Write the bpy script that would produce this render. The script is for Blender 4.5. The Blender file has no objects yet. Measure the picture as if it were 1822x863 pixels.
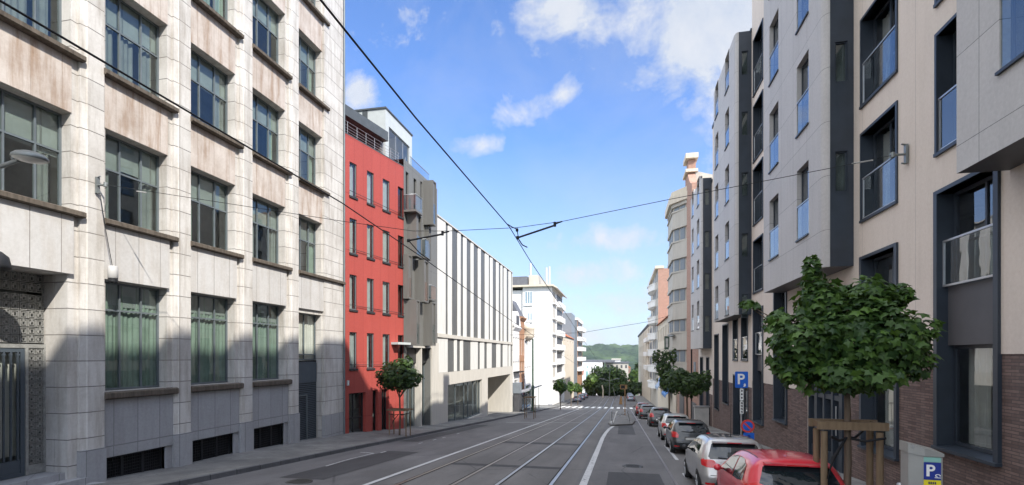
import bpy, bmesh, math, random
from mathutils import Vector, Matrix, noise
from mathutils.bvhtree import BVHTree
R = math.radians
random.seed(7)
scene = bpy.context.scene
COL = scene.collection

# ------------------------------------------------------------------ camera geometry (measured)
F_PX, VX, HY, CX = 911.0, 1105.0, 633.0, 911.0
CAM_H = 2.55
AL = math.atan((VX - CX) / F_PX)
CA, SA = math.cos(AL), math.sin(AL)
SL = 68 * CA / F_PX                       # the street falls about 7 % away from the camera
def Yp(px, X):                            # distance along the street of a facade point
    q = (px - CX) / F_PX
    return X * (SA * q + CA) / (CA * q - SA)
def Zp(px, py, X):
    q = (px - CX) / F_PX
    return CAM_H + X / (CA * q - SA) * (HY - py) / F_PX
def lat(px, y):
    q = (px - CX) / F_PX
    return y * (q * CA - SA) / (CA + q * SA)
def onY(px, py, y):
    q = (px - CX) / F_PX
    t = y / (SA * q + CA)
    return Vector((t * (CA * q - SA), y, CAM_H + t * (HY - py) / F_PX))
def interp(tab, v):
    if v <= tab[0][0]: return tab[0][1]
    for (a, b), (c, d) in zip(tab, tab[1:]):
        if v <= c: return b + (d - b) * (v - a) / (c - a)
    return tab[-1][1]
def gz(y):                                # road level
    if y < 100: return -SL * y
    z = -SL * 100
    if y < 165: return z - .045 * (y - 100)
    z -= .045 * 65
    if y < 260: return z - .075 * (y - 165)
    return z - .075 * 95

# ------------------------------------------------------------------ materials
MATS = {}
class N:
    def __init__(s, name):
        s.m = bpy.data.materials.new(name); s.m.use_nodes = True
        s.t = s.m.node_tree; s.t.nodes.clear()
        s.out = s.t.nodes.new('ShaderNodeOutputMaterial')
        MATS[name] = s.m
    def n(s, typ, ins=None, **kw):
        nd = s.t.nodes.new(typ)
        for k, v in kw.items(): setattr(nd, k, v)
        for k, v in (ins or {}).items():
            if isinstance(v, bpy.types.NodeSocket): s.t.links.new(v, nd.inputs[k])
            else: nd.inputs[k].default_value = v
        return nd
    def math(s, op, a, b=0.0, c=None, clamp=False):
        d = {0: a, 1: b}
        if c is not None: d[2] = c
        nd = s.n('ShaderNodeMath', d, operation=op); nd.use_clamp = clamp
        return nd.outputs[0]
    def mix(s, f, a, b, mode='MIX'):
        nd = s.n('ShaderNodeMix', data_type='RGBA', blend_type=mode)
        for i, v in ((0, f), (6, a), (7, b)):
            if isinstance(v, bpy.types.NodeSocket): s.t.links.new(v, nd.inputs[i])
            else: nd.inputs[i].default_value = v
        return nd.outputs[2]
    def ramp(s, f, a, b, ca=(0, 0, 0, 1), cb=(1, 1, 1, 1)):
        nd = s.n('ShaderNodeValToRGB', {0: f})
        e = nd.color_ramp.elements
        e[0].position, e[0].color, e[1].position, e[1].color = a, ca, b, cb
        return nd.outputs[0]
    def pos(s, scale=(1, 1, 1)):
        g = s.n('ShaderNodeNewGeometry').outputs['Position']
        return s.n('ShaderNodeVectorMath', {0: g, 1: scale}, operation='MULTIPLY').outputs[0]
    def noise(s, vec, scale, detail=4, rough=.55):
        return s.n('ShaderNodeTexNoise', {'Vector': vec, 'Scale': scale, 'Detail': detail, 'Roughness': rough}).outputs['Fac']
    def uz(s, du=0, dz=0):                # wall coordinates: along, up
        x = s.n('ShaderNodeSeparateXYZ', {0: s.pos()})
        u = s.math('ADD', x.outputs[0], x.outputs[1])
        return s.n('ShaderNodeCombineXYZ', {0: s.math('ADD', u, du), 1: s.math('ADD', x.outputs[2], dz)}).outputs[0]
    def bsdf(s, col, rough=.7, spec=.4, metal=0, bump=None, bs=.2, bd=.02, **kw):
        d = {'Base Color': col, 'Roughness': rough, 'Specular IOR Level': spec, 'Metallic': metal}
        d.update(kw)
        p = s.n('ShaderNodeBsdfPrincipled', d)
        if bump is not None:
            b = s.n('ShaderNodeBump', {'Height': bump, 'Strength': bs, 'Distance': bd})
            s.t.links.new(b.outputs[0], p.inputs['Normal'])
        s.t.links.new(p.outputs[0], s.out.inputs[0])
        return p
def c4(c, k=1): return (c[0] * k, c[1] * k, c[2] * k, 1)

def plain(name, col, rough=.6, spec=.4, metal=0, var=.12, scale=3, streak=False, bumpscale=0):
    s = N(name)
    v = s.pos((5, 5, .5)) if streak else s.pos()
    f = s.noise(v, scale)
    c = s.mix(s.ramp(f, .3, .7), c4(col, 1 - var), c4(col, 1 + var))
    s.bsdf(c, rough, spec, metal, bump=(s.noise(s.pos(), bumpscale, 3) if bumpscale else None), bs=.25, bd=.01)
    return s.m
def panel(name, col, w, h, du=0, dz=0, mortar=.012, mcol=None, var=.06, stain=.2, rough=.75, stcol=(.3, .24, .18), offset=0, spec=.3, bumpk=.3):
    s = N(name)
    b = s.n('ShaderNodeTexBrick', {'Vector': s.uz(du, dz), 'Color1': c4(col, 1 + var), 'Color2': c4(col, 1 - var),
            'Mortar': c4(mcol or [x * .35 for x in col]), 'Scale': 1.0, 'Mortar Size': mortar, 'Mortar Smooth': .15, 'Bias': 0.0,
            'Brick Width': w, 'Row Height': h}, offset=offset, squash=1)
    st = s.ramp(s.noise(s.pos((3, 3, .35)), 1.6, 6, .62), .46, .78)
    blot = s.ramp(s.noise(s.pos(), .9, 5, .6), .42, .75)
    c = s.mix(s.math('MULTIPLY', st, stain), b.outputs[0], c4(stcol))
    c = s.mix(s.math('MULTIPLY', blot, stain * .5), c, c4(stcol, .8))
    fine = s.noise(s.pos(), 14, 5, .6)
    c = s.mix(.12, c, s.ramp(fine, .3, .7), 'SOFT_LIGHT')
    h_ = s.math('ADD', s.math('MULTIPLY', b.outputs[1], -1.0), s.math('MULTIPLY', fine, .25))
    s.bsdf(c, rough, spec, bump=h_, bs=bumpk, bd=.012)
    return s.m
def glass(name, tint=(.75, .8, .8), ior=1.55, wav=.02, gl=(1, 1, 1), extra=0.0):
    s = N(name)
    nz = s.noise(s.pos((1, 1, .7)), 1.3, 2)
    b = s.n('ShaderNodeBump', {'Height': nz, 'Strength': 1.0, 'Distance': wav}).outputs[0]
    bf = s.n('ShaderNodeNewGeometry').outputs['Backfacing']
    io = s.math('ADD', s.math('MULTIPLY', bf, 1 / ior - ior), ior)   # same pane seen from either side
    fr = s.n('ShaderNodeFresnel', {'IOR': io, 'Normal': b}).outputs[0]
    fr = s.math('ADD', fr, extra, clamp=True)
    t = s.n('ShaderNodeBsdfTransparent', {0: c4(tint)})
    g = s.n('ShaderNodeBsdfGlossy', {'Color': c4(gl), 'Roughness': .01, 'Normal': b})
    m = s.n('ShaderNodeMixShader', {0: fr, 1: t.outputs[0], 2: g.outputs[0]})
    s.t.links.new(m.outputs[0], s.out.inputs[0])
    return s.m

# stone office building
M_STONE = panel('white_stone', (.60, .575, .535), 30, .69, 0, .35, .013, (.16, .15, .14), .06, .85, .6, (.33, .29, .24))
M_SPAN = panel('stained_stone', (.57, .51, .455), .72, 40, 0, 0, .008, (.36, .30, .25), .03, 1.0, .65, (.30, .195, .125))
M_GSPAN = panel('carved_stone', (.54, .525, .50), .72, 40, 0, 0, .01, (.26, .24, .22), .05, .6, .65, (.42, .37, .31), bumpk=.6)
M_PLINTH = panel('grey_plinth', (.37, .37, .375), .74, 1.32, 0, 0, .012, (.2, .2, .2), .05, .45, .7, (.25, .24, .23))
M_LEDGE = plain('dark_ledge_stone', (.115, .095, .075), .8, .2, 0, .35, 2.0, True)
M_METFR = plain('grey_window_metal', (.15, .175, .185), .45, .5, .2, .1)
M_GREYMET = plain('blue_grey_metal', (.085, .105, .125), .45, .5, .2, .1)
M_GRILLE = plain('grille_metal', (.33, .33, .31), .5, .5, .3, .2, 9)
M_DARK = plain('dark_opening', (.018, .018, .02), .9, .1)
M_IRON = plain('black_iron', (.018, .019, .021), .6, .4, .2)
M_CURTG = plain('green_curtain', (.20, .265, .222), .9, .1, 0, .12, 3)
M_CURTW = plain('white_curtain', (.62, .60, .56), .9, .1, 0, .1, 3)
M_ROOM = plain('interior', (.17, .18, .17), .9, .1, 0, .35, 1.1)
M_CURTD = plain('dull_curtain', (.16, .18, .17), .9, .1, 0, .15, 3)
M_BLIND = plain('grey_blind', (.24, .275, .262), .9, .1, 0, .15, 2)
M_GLASSL = glass('office_glass', (.86, .90, .87), 1.5, .002, (.85, .92, .92), .05)
M_GLASSR = glass('apartment_glass', (.62, .66, .66), 1.55, .0018, (.95, .97, 1), .10)
M_GLASSB = glass('balustrade_glass', (.62, .70, .71), 1.5, .002, (.95, .97, 1), .10)
M_GLASSF = glass('street_glass', (.62, .68, .68), 1.5, .003, (.9, .95, .95), .05)
# red / grey / striped
M_RED = panel('red_cladding', (.38, .075, .06), .86, 2.95, .2, .75, .008, (.17, .025, .022), .04, .18, .55, (.32, .045, .04))
M_BLKFR = plain('black_frame', (.035, .036, .038), .5, .4)
M_GREYCL = panel('grey_cladding', (.17, .17, .16), 1.1, 2.95, 0, .4, .008, None, .04, .2, .5, (.12, .12, .11))
M_BOX = plain('taupe_metal', (.155, .15, .138), .5, .4, .1, .07, 1.5, True)
M_FASCIA = plain('dark_fascia', (.085, .095, .10), .5, .4, .1)
M_LIGHTPAN = plain('pale_panel', (.50, .53, .52), .5, .4, 0, .05)
M_FIN = plain('white_concrete', (.66, .65, .61), .7, .3, 0, .09, 1.5, True)
M_SLOT = plain('grey_slot_panel', (.11, .112, .108), .45, .5, 0, .2, 1.2, True)
M_CONC = plain('cream_concrete', (.56, .53, .47), .75, .3, 0, .08, 1.2, True)
# right side
M_PINK = panel('pinkish_concrete', (.67, .585, .51), 2.6, 40, 1.1, 0, .006, (.36, .32, .29), .02, .16, .75, (.38, .32, .27))
M_BAY = panel('grey_panel', (.47, .45, .435), 1.32, 1.56, .35, .05, .007, (.17, .165, .16), .035, .22, .6, (.27, .26, .25))
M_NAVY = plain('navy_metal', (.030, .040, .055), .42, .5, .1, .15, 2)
M_NAVY2 = plain('dark_grey_panel', (.085, .085, .092), .5, .4, .1, .12, 1.5)
M_BRICK = panel('brown_brick', (.155, .105, .092), .34, .058, 0, 0, .008, (.085, .066, .06), .32, .18, .85, (.26, .22, .21), offset=.5, bumpk=.8)
M_STEEL = plain('steel', (.45, .46, .47), .35, .5, .7, .06)
M_WHITE = plain('white_render', (.74, .73, .71), .8, .2, 0, .05, .8, True)
M_CREAM = plain('cream_render', (.60, .53, .43), .8, .2, 0, .08, .8, True)
M_GREYC = plain('grey_cream', (.46, .43, .38), .8, .2, 0, .08, .9, True)
M_BROWN = plain('brown_brick_far', (.36, .20, .12), .85, .2, 0, .15, 2)
M_ORANGE = panel('orange_brick', (.36, .20, .15), .3, .1, 0, 0, .012, (.42, .32, .26), .15, .2, .85, (.3, .18, .13), offset=.5)
M_SLATE = plain('slate', (.12, .125, .14), .7, .3, 0, .15)
M_ROOFT = plain('roof_tile', (.36, .13, .07), .8, .2, 0, .25, 5)
M_BLUEGREY = plain('blue_grey_cladding', (.20, .225, .25), .6, .3, 0, .06)
# ground
def asphalt(name, col, patch=.25):
    s = N(name)
    big = s.ramp(s.noise(s.pos((1, .35, 1)), .55, 6, .6), .35, .7)
    fine = s.noise(s.pos(), 55, 4, .7)
    lane = s.ramp(s.noise(s.pos((.9, .03, 1)), 1.3, 4, .6), .38, .66)
    spot = s.ramp(s.noise(s.pos(), 1.9, 5, .65), .60, .74)
    c = s.mix(big, c4(col, 1 - patch), c4(col, 1 + patch))
    c = s.mix(.35, c, s.ramp(fine, .32, .68), 'SOFT_LIGHT')
    c = s.mix(s.math('MULTIPLY', lane, .38), c, c4(col, .55))
    c = s.mix(s.math('MULTIPLY', spot, .45), c, c4(col, .5))
    vo = s.n('ShaderNodeTexVoronoi', {'Vector': s.pos((1, .5, 1)), 'Scale': .35}, feature='DISTANCE_TO_EDGE').outputs[0]
    crack = s.math('MULTIPLY', s.ramp(vo, .0, .012, (1, 1, 1, 1), (0, 0, 0, 1)), s.ramp(s.noise(s.pos(), .4, 2), .45, .6))
    c = s.mix(s.math('MULTIPLY', crack, .55), c, (.02, .02, .022, 1))
    s.bsdf(c, .82, .3, bump=fine, bs=.35, bd=.006)
    return s.m
M_ASPH = asphalt('asphalt', (.142, .137, .138))
M_TRACKBED = asphalt('track_bed', (.155, .147, .142), .22)
M_PARK = asphalt('parking_asphalt', (.150, .143, .14), .22)
M_PAVE = panel('pavement_slabs', (.225, .22, .21), .6, .6, 0, 0, .01, (.13, .125, .12), .10, .3, .85, (.15, .15, .145))
def pave():
    s = N('pavement')
    x = s.n('ShaderNodeSeparateXYZ', {0: s.pos()})
    v = s.n('ShaderNodeCombineXYZ', {0: x.outputs[1], 1: x.outputs[0]}).outputs[0]
    b = s.n('ShaderNodeTexBrick', {'Vector': v, 'Color1': (.26, .255, .24, 1), 'Color2': (.21, .205, .195, 1), 'Mortar': (.10, .098, .095, 1), 'Scale': 1.0,
            'Mortar Size': .008, 'Brick Width': .45, 'Row Height': .3}, offset=.5)
    c = s.mix(s.ramp(s.noise(s.pos(), .7, 5), .35, .72), b.outputs[0], (.12, .118, .115, 1))
    c = s.mix(s.ramp(s.noise(s.pos(), 7, 3), .62, .72), c, (.10, .098, .095, 1))
    s.bsdf(c, .85, .25, bump=s.math('MULTIPLY', b.outputs[1], -1.0), bs=.3, bd=.01)
    return s.m
M_PAVE = pave()
M_KERB = panel('blue_stone_kerb', (.13, .13, .135), 1.0, 40, 0, 0, .015, (.05, .05, .05), .1, .4, .8, (.07, .07, .07))
def paint(name, col, wear):
    s = N(name)
    w = s.ramp(s.noise(s.pos((1, 1, 1)), 9, 6, .7), .5, .62)
    w2 = s.ramp(s.noise(s.pos((1, .4, 1)), 1.1, 4, .6), .4, .75)
    f = s.math('MULTIPLY', w, s.math('MULTIPLY', w2, wear), clamp=True)
    s.bsdf(s.mix(f, c4(col), (.11, .11, .112, 1)), .7, .3)
    return s.m
M_PAINT = paint('road_paint', (.50, .50, .50), 1.1)
M_ZEBRA = paint('zebra_paint', (.80, .80, .78), .5)
M_FADED = paint('faded_road_paint', (.42, .42, .42), 1.4)
M_RAIL = plain('polished_rail', (.34, .35, .36), .36, .6, 1, .1)
M_GROOVE = plain('rail_groove', (.035, .032, .03), .9, .1)
M_RUST = plain('worn_rail', (.26, .225, .20), .4, .4, .8, .2)
M_GRASS = plain('ground_green', (.055, .085, .03), .9, .1, 0, .3, .05)
# plants
def leafmat(name, col, tr=.25, wax=.35):
    s = N(name)
    at = s.n('ShaderNodeAttribute', attribute_name='tint').outputs['Fac']
    c = s.mix(at, c4((col[0] * .4, col[1] * .48, col[2] * .6)), c4((col[0] * 1.8, col[1] * 1.5, col[2] * 1.2)))
    p = s.n('ShaderNodeBsdfPrincipled', {'Base Color': c, 'Roughness': .5, 'Specular IOR Level': wax})
    t = s.n('ShaderNodeBsdfTranslucent', {0: s.mix(.6, c, (.12, .2, .02, 1))})
    m = s.n('ShaderNodeMixShader', {0: tr, 1: p.outputs[0], 2: t.outputs[0]})
    s.t.links.new(m.outputs[0], s.out.inputs[0])
    return s.m
M_LEAF = leafmat('maple_leaf', (.046, .105, .024))
M_LEAF2 = leafmat('young_leaf', (.075, .145, .034))
M_LEAF3 = leafmat('dark_leaf', (.040, .080, .024))
M_BARK = plain('bark', (.13, .10, .075), .9, .1, 0, .3, 6, True, 20)
M_WOOD = plain('stake_wood', (.19, .135, .085), .8, .2, 0, .25, 3, True, 15)
M_STRAP = plain('black_strap', (.02, .02, .022), .7, .2)
# objects
M_TYRE = plain('tyre', (.02, .02, .021), .85, .2)
M_RIM = plain('rim', (.42, .43, .44), .35, .5, .8)
def carpaint(name, col, metal=0):
    s = N(name)
    s.bsdf(c4(col), .32, .5, metal, **{'Coat Weight': .8, 'Coat Roughness': .04})
    return s.m
M_CRED = carpaint('red_paint', (.56, .028, .045))
M_CSIL = carpaint('silver_paint', (.46, .45, .44), .55)
M_CSIL2 = carpaint('pale_silver_paint', (.55, .55, .53), .45)
M_CBLK = carpaint('black_paint', (.018, .022, .026))
M_CBLK2 = carpaint('dark_grey_paint', (.035, .037, .04))
M_CDRED = carpaint('dark_red_paint', (.13, .015, .02))
M_CBLUE = carpaint('blue_grey_paint', (.22, .26, .33), .4)
s_ = N('car_glass'); s_.bsdf((.012, .017, .021, 1), .03, .9); M_CGL = s_.m
s_ = N('tail_lamp'); s_.bsdf((.55, .015, .02, 1), .15, .6, **{'Coat Weight': .6}); M_TAIL = s_.m
M_PLASTIC = plain('black_plastic', (.022, .022, .024), .55, .35)
M_PLATE = plain('plate', (.55, .54, .52), .5, .4)
M_BLUE = plain('sign_blue', (.015, .12, .55), .4, .4, 0, .04)
M_SWHITE = plain('sign_white', (.80, .80, .78), .5, .4, 0, .03)
M_SRED = plain('sign_red', (.62, .06, .05), .45, .4, 0, .04)
M_DBLUE = plain('meter_blue', (.02, .04, .25), .4, .4, 0, .04)
M_YELL = plain('meter_yellow', (.78, .66, .03), .4, .4, 0, .04)
M_TEAL = plain('meter_teal', (.25, .48, .42), .4, .4, 0, .1)
M_MGREY = plain('meter_grey', (.29, .29, .275), .5, .4, .2, .08)
M_INK = plain('ink', (.03, .04, .10), .6, .3)
M_LAMPG = plain('lamp_bowl', (.62, .60, .55), .3, .5, 0, .05)
M_LAMPM = plain('lamp_metal', (.20, .215, .21), .4, .5, .3, .1)
M_GREENP = plain('green_pole_paint', (.05, .085, .06), .5, .4)
M_CORTEN = plain('rust_post', (.32, .19, .09), .8, .2, 0, .2)
M_CANOPY = plain('shelter_roof', (.42, .43, .46), .4, .5, .2)
M_SHOPBLUE = plain('blue_awning', (.08, .20, .45), .7, .3)
M_CABINET = plain('cabinet_white', (.44, .43, .41), .6, .3)

# ------------------------------------------------------------------ mesh helpers
class Fr:                                 # facade frame: u along the wall, v out to the street, z up
    def __init__(s, o, du, dv): s.o, s.du, s.dv = Vector(o), Vector(du), Vector(dv)
    def p(s, u, v, z): return s.o + s.du * u + s.dv * v + Vector((0, 0, z))
def left(X): return Fr((X, 0, 0), (0, 1, 0), (1, 0, 0))
def right(X): return Fr((X, 0, 0), (0, 1, 0), (-1, 0, 0))
WORLD = Fr((0, 0, 0), (1, 0, 0), (0, 1, 0))
ORG = {}
class MB:
    def __init__(s, fr=WORLD): s.v, s.f, s.m, s.fr, s.sm = [], [], [], fr, []
    def add(s, pts, faces, m=0, smooth=False):
        b = len(s.v); s.v += [Vector(p) for p in pts]
        for f in faces: s.f.append([b + i for i in f]); s.m.append(m); s.sm.append(smooth)
    def quad(s, pts, m=0): s.add([s.fr.p(*p) for p in pts], [range(len(pts))], m)
    def box(s, u0, u1, v0, v1, z0, z1, m=0):
        P = [s.fr.p(u, v, z) for z in (z0, z1) for v in (v0, v1) for u in (u0, u1)]
        s.add(P, [(0, 1, 3, 2), (4, 6, 7, 5), (0, 4, 5, 1), (2, 3, 7, 6), (0, 2, 6, 4), (1, 5, 7, 3)], m)
    def prism(s, poly, z0, z1, m=0):      # polygon in (u,v), extruded up
        n = len(poly)
        P = [s.fr.p(u, v, z0) for u, v in poly] + [s.fr.p(u, v, z1) for u, v in poly]
        s.add(P, [list(range(n))[::-1], list(range(n, 2 * n))] + [(i, (i + 1) % n, n + (i + 1) % n, n + i) for i in range(n)], m)
    def uprism(s, poly, v0, v1, m=0):     # polygon in (u,z), extruded along v
        n = len(poly)
        P = [s.fr.p(u, v0, z) for u, z in poly] + [s.fr.p(u, v1, z) for u, z in poly]
        s.add(P, [list(range(n))[::-1], list(range(n, 2 * n))] + [(i, (i + 1) % n, n + (i + 1) % n, n + i) for i in range(n)], m)
    def vprism(s, poly, u0, u1, m=0):     # polygon in (v,z), extruded along u
        n = len(poly)
        P = [s.fr.p(u0, v, z) for v, z in poly] + [s.fr.p(u1, v, z) for v, z in poly]
        s.add(P, [list(range(n))[::-1], list(range(n, 2 * n))] + [(i, (i + 1) % n, n + (i + 1) % n, n + i) for i in range(n)], m)
    def facade(s, u0, u1, z0, z1, holes=(), v=0, rev=.3, m=0, mr=None):
        us = sorted({u0, u1} | {min(max(h[i], u0), u1) for h in holes for i in (0, 1)})
        zs = sorted({z0, z1} | {min(max(h[i], z0), z1) for h in holes for i in (2, 3)})
        for a, b in zip(us, us[1:]):
            for c, d in zip(zs, zs[1:]):
                mu, mz = (a + b) / 2, (c + d) / 2
                if any(h[0] < mu < h[1] and h[2] < mz < h[3] for h in holes): continue
                s.quad([(a, v, c), (b, v, c), (b, v, d), (a, v, d)], m)
        mr = m if mr is None else mr
        for h in holes:
            a, b, c, d = h[:4]; w = v - rev
            s.quad([(a, v, c), (a, w, c), (a, w, d), (a, v, d)], mr); s.quad([(b, v, c), (b, v, d), (b, w, d), (b, w, c)], mr)
            s.quad([(a, v, d), (a, w, d), (b, w, d), (b, v, d)], mr); s.quad([(a, v, c), (b, v, c), (b, w, c), (a, w, c)], mr)
    def tube(s, pts, r, n=8, m=0, caps=True):
        pts = [Vector(p) for p in pts]
        rs = r if isinstance(r, (list, tuple)) else [r] * len(pts)
        rings = []
        for i, p in enumerate(pts):
            d = (pts[min(i + 1, len(pts) - 1)] - pts[max(i - 1, 0)]).normalized()
            a = d.orthogonal().normalized() if abs(d.z) > .9 else d.cross(Vector((0, 0, 1))).normalized()
            b = d.cross(a)
            rings.append([p + (a * math.cos(2 * math.pi * k / n) + b * math.sin(2 * math.pi * k / n)) * rs[i] for k in range(n)])
        P = [q for g in rings for q in g]
        Fs = [(i * n + k, i * n + (k + 1) % n, (i + 1) * n + (k + 1) % n, (i + 1) * n + k) for i in range(len(pts) - 1) for k in range(n)]
        s.add(P, Fs, m, True)
        if caps: s.add(rings[0], [range(n)], m); s.add(rings[-1], [range(n)], m)
    def lathe(s, c, prof, n=20, m=0, axis='z'):
        c = Vector(c); P = []
        for r, h in prof:
            for k in range(n):
                a = 2 * math.pi * k / n
                q = (r * math.cos(a), r * math.sin(a), h)
                if axis == 'y': q = (q[0], q[2], q[1])
                if axis == 'x': q = (q[2], q[0], q[1])
                P.append(c + Vector(q))
        s.add(P, [(i * n + k, i * n + (k + 1) % n, (i + 1) * n + (k + 1) % n, (i + 1) * n + k) for i in range(len(prof) - 1) for k in range(n)], m, True)
    def build(s, name, mats, parent=None, clean=True):
        me = bpy.data.meshes.new(name)
        o = bpy.data.objects.new(name, me); COL.objects.link(o)
        org = Vector((0, 0, 0))
        if parent is not None:
            o.parent = parent; org = ORG.get(parent.name, org); ORG[o.name] = org
        me.from_pydata([tuple(p - org) for p in s.v], [], s.f)
        for mt in (mats if isinstance(mats, (list, tuple)) else [mats]): me.materials.append(mt)
        me.polygons.foreach_set('material_index', s.m)
        me.polygons.foreach_set('use_smooth', s.sm)
        me.update()
        return o
def thing(name, label, cat, loc=(0, 0, 0), group=None):
    o = bpy.data.objects.new(name, None); COL.objects.link(o)
    o.empty_display_size = .2; o.location = loc; ORG[o.name] = Vector(loc)
    o['label'] = label; o['category'] = cat; o['kind'] = 'thing'
    if group: o['group'] = group
    return o
def tag(o, label, cat, group=None, kind='thing'):
    o['label'] = label; o['category'] = cat; o['kind'] = kind
    if group: o['group'] = group
    return o
def rebase(o, base):                      # move a mesh thing's origin to its base
    base = Vector(base); o.data.transform(Matrix.Translation(-base)); o.location = base; ORG[o.name] = base
    return o
def struct(o): o['kind'] = 'structure'; return o
def copytree(src, loc, label=None, rot=None, scale=None, group=None):
    c = src.copy(); COL.objects.link(c); c.location = loc
    if rot is not None: c.rotation_euler = rot
    if scale: c.scale = scale
    if label: c['label'] = label
    if group: c['group'] = group
    for k in list(src.children):
        d = k.copy(); COL.objects.link(d); d.parent = c
        for g in list(k.children):
            e = g.copy(); COL.objects.link(e); e.parent = d
    return c

def frame_bars(mb, ua, ub, za, zb, v, t, dep, xs=(), zs=(), m=0):
    mb.box(ua, ua + t, v - dep, v, za, zb, m); mb.box(ub - t, ub, v - dep, v, za, zb, m)
    mb.box(ua + t, ub - t, v - dep, v, za, za + t, m); mb.box(ua + t, ub - t, v - dep, v, zb - t, zb, m)
    zz = [za + t] + [za + (zb - za) * f for f in zs] + [zb - t]
    for f in zs:
        z = za + (zb - za) * f; mb.box(ua + t, ub - t, v - dep, v - .002, z - t * .45, z + t * .45, m)
    for f in xs:
        u = ua + (ub - ua) * f; mb.box(u - t * .4, u + t * .4, v - dep + .003, v - .005, za + t, zb - t, m)
def pane(par, fr, ua, ub, za, zb, v, mg, name='glass_pane'):
    b = MB(fr); b.quad([(ua, v, za), (ub, v, za), (ub, v, zb), (ua, v, zb)])
    return b.build(name, mg, par)
def curtain(par, fr, ua, ub, za, zb, v, mc, name='curtain', amp=.022, wl=.16):
    b = MB(fr); n = max(4, int((ub - ua) / .035)); P = []
    ph = random.random() * 6
    for i in range(n + 1):
        u = ua + (ub - ua) * i / n
        w = v + amp * math.sin(u / wl * 6.283 + ph) + amp * .6 * math.sin(u * 13.1 + ph)
        P += [fr.p(u, w, za), fr.p(u, w, zb)]
    b.add(P, [(2 * i, 2 * i + 2, 2 * i + 3, 2 * i + 1) for i in range(n)], 0, True)
    return b.build(name, mc, par)
def win(par, fr, ua, ub, za, zb, v, mf, mg, xs=(.5,), zs=(), t=.06, dep=.07, name='window', cur=None, curm=None):
    b = MB(fr); frame_bars(b, ua, ub, za, zb, v, t, dep, xs, zs)
    o = b.build(name, mf, par)
    pane(o, fr, ua + t * .5, ub - t * .5, za + t * .5, zb - t * .5, v - dep * .5, mg)
    for (a, c) in (cur or ()):
        curtain(o, fr, ua + (ub - ua) * a, ua + (ub - ua) * c, za + .05, zb - .05, v - .12, curm)
    return o
# ================================================================== SETTING
def gnd(px, py, dz=0):                    # point of the sloping road
    q = (px - CX) / F_PX; v = (HY - py) / F_PX
    dx, dy = CA * q - SA, SA * q + CA
    t = (dz - CAM_H) / (v + SL * dy)
    return t * dx, t * dy
YS = [-30, -20, -12, -6] + [y * 3.0 for y in range(-1, 36)] + [y for y in range(110, 270, 8)]
def strip(name, x0, x1, mat, dz, y0=-30, y1=262, kind=True):
    b = MB(); ys = sorted({y0, y1} | {y for y in YS if y0 < y < y1})
    P = []
    for y in ys: P += [(x0, y, gz(y) + dz), (x1, y, gz(y) + dz)]
    b.add(P, [(2 * i, 2 * i + 1, 2 * i + 3, 2 * i + 2) for i in range(len(ys) - 1)])
    return b
KL, KR = -11.1, 3.7
def terrain():
    b = MB(); xs = [-2600, -1200, -600, -300, -120, -50, -16, 8, 50, 120, 300, 600, 1200, 2600]
    ys = [-300, -100, -30, 0, 30, 60, 100, 130, 165, 200, 260, 330, 450, 700, 1000, 1500, 3200]
    def tz(y):
        if y < 260: return gz(max(y, -30)) - .25
        return gz(260) - .25 - (min(y, 900) - 260) * .02
    P = [(x, y, tz(y)) for y in ys for x in xs]; n = len(xs)
    b.add(P, [(j * n + i, j * n + i + 1, (j + 1) * n + i + 1, (j + 1) * n + i) for j in range(len(ys) - 1) for i in range(n - 1)])
    return b
struct(terrain().build('ground', M_GRASS))
struct(strip('road', KL, KR, M_ASPH, 0).build('road', M_ASPH))
struct(strip('t', -6.55, -1.25, M_TRACKBED, .004, -30, 160).build('track_bed', M_TRACKBED))
struct(strip('p', 1.55, KR, M_PARK, .004, -30, 84).build('parking_lane', M_PARK))
# rails
b = MB()
for cx, mi in ((-5.2, 1), (-2.62, 0)):
    for sgn in (-1, 1):
        x = cx + sgn * .7175
        for (o0, o1, dz, mm) in ((-.05, .05, .010, mi), (-.05 if sgn > 0 else .0, 0 if sgn > 0 else .05, 0, None), (.05 * -sgn - (.045 if sgn > 0 else 0), .05 * -sgn + (0 if sgn > 0 else .045), .012, 2), (.05 * sgn, .05 * sgn + sgn * .02, .012, 2)):
            if mm is None: continue
            s2 = strip('r', x + min(o0, o1), x + max(o0, o1), None, dz, -30, 160)
            b.add(s2.v, s2.f, mm)
struct(b.build('tram_track', [M_RAIL, M_RUST, M_GROOVE]))
# painted lines
def ribbon(b, pts, w, dz=.014, m=0):
    P = []
    for i, (x, y) in enumerate(pts):
        a = Vector(pts[max(i - 1, 0)]); c = Vector(pts[min(i + 1, len(pts) - 1)])
        d = (c - a).normalized(); n = Vector((d.y, -d.x)) * w / 2
        for s in (-1, 1): P.append((x + s * n.x, y + s * n.y, gz(y) + dz))
    b.add(P, [(2 * i, 2 * i + 1, 2 * i + 3, 2 * i + 2) for i in range(len(pts) - 1)], m)
b = MB()
ribbon(b, [(-6.69, y) for y in range(-24, 86, 3)], .15)
cur = [gnd(1072, 780), gnd(1077.5, 771), gnd(1084, 763.5), gnd(1092, 758), gnd(1103, 754.8), gnd(1113, 753)]
ribbon(b, [(-1.03, y) for y in (-24, -10, 0, 8, 14, 20, 24)] + cur, .21)
ribbon(b, [gnd(580, 830), gnd(620, 818), gnd(665, 807)], .09, m=1)
ribbon(b, [gnd(665, 807), gnd(640, 805)], .08, m=1)
for px, py in ((682, 805), (748, 789), (773, 783), (815, 772), (790, 779)):
    x, y = gnd(px, py); ribbon(b, [(x, y - .25), (x, y + .25)], .09, m=1)
ribbon(b, [gnd(1113, 753), gnd(1130, 749), gnd(1146, 744)], .1, m=1)
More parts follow.
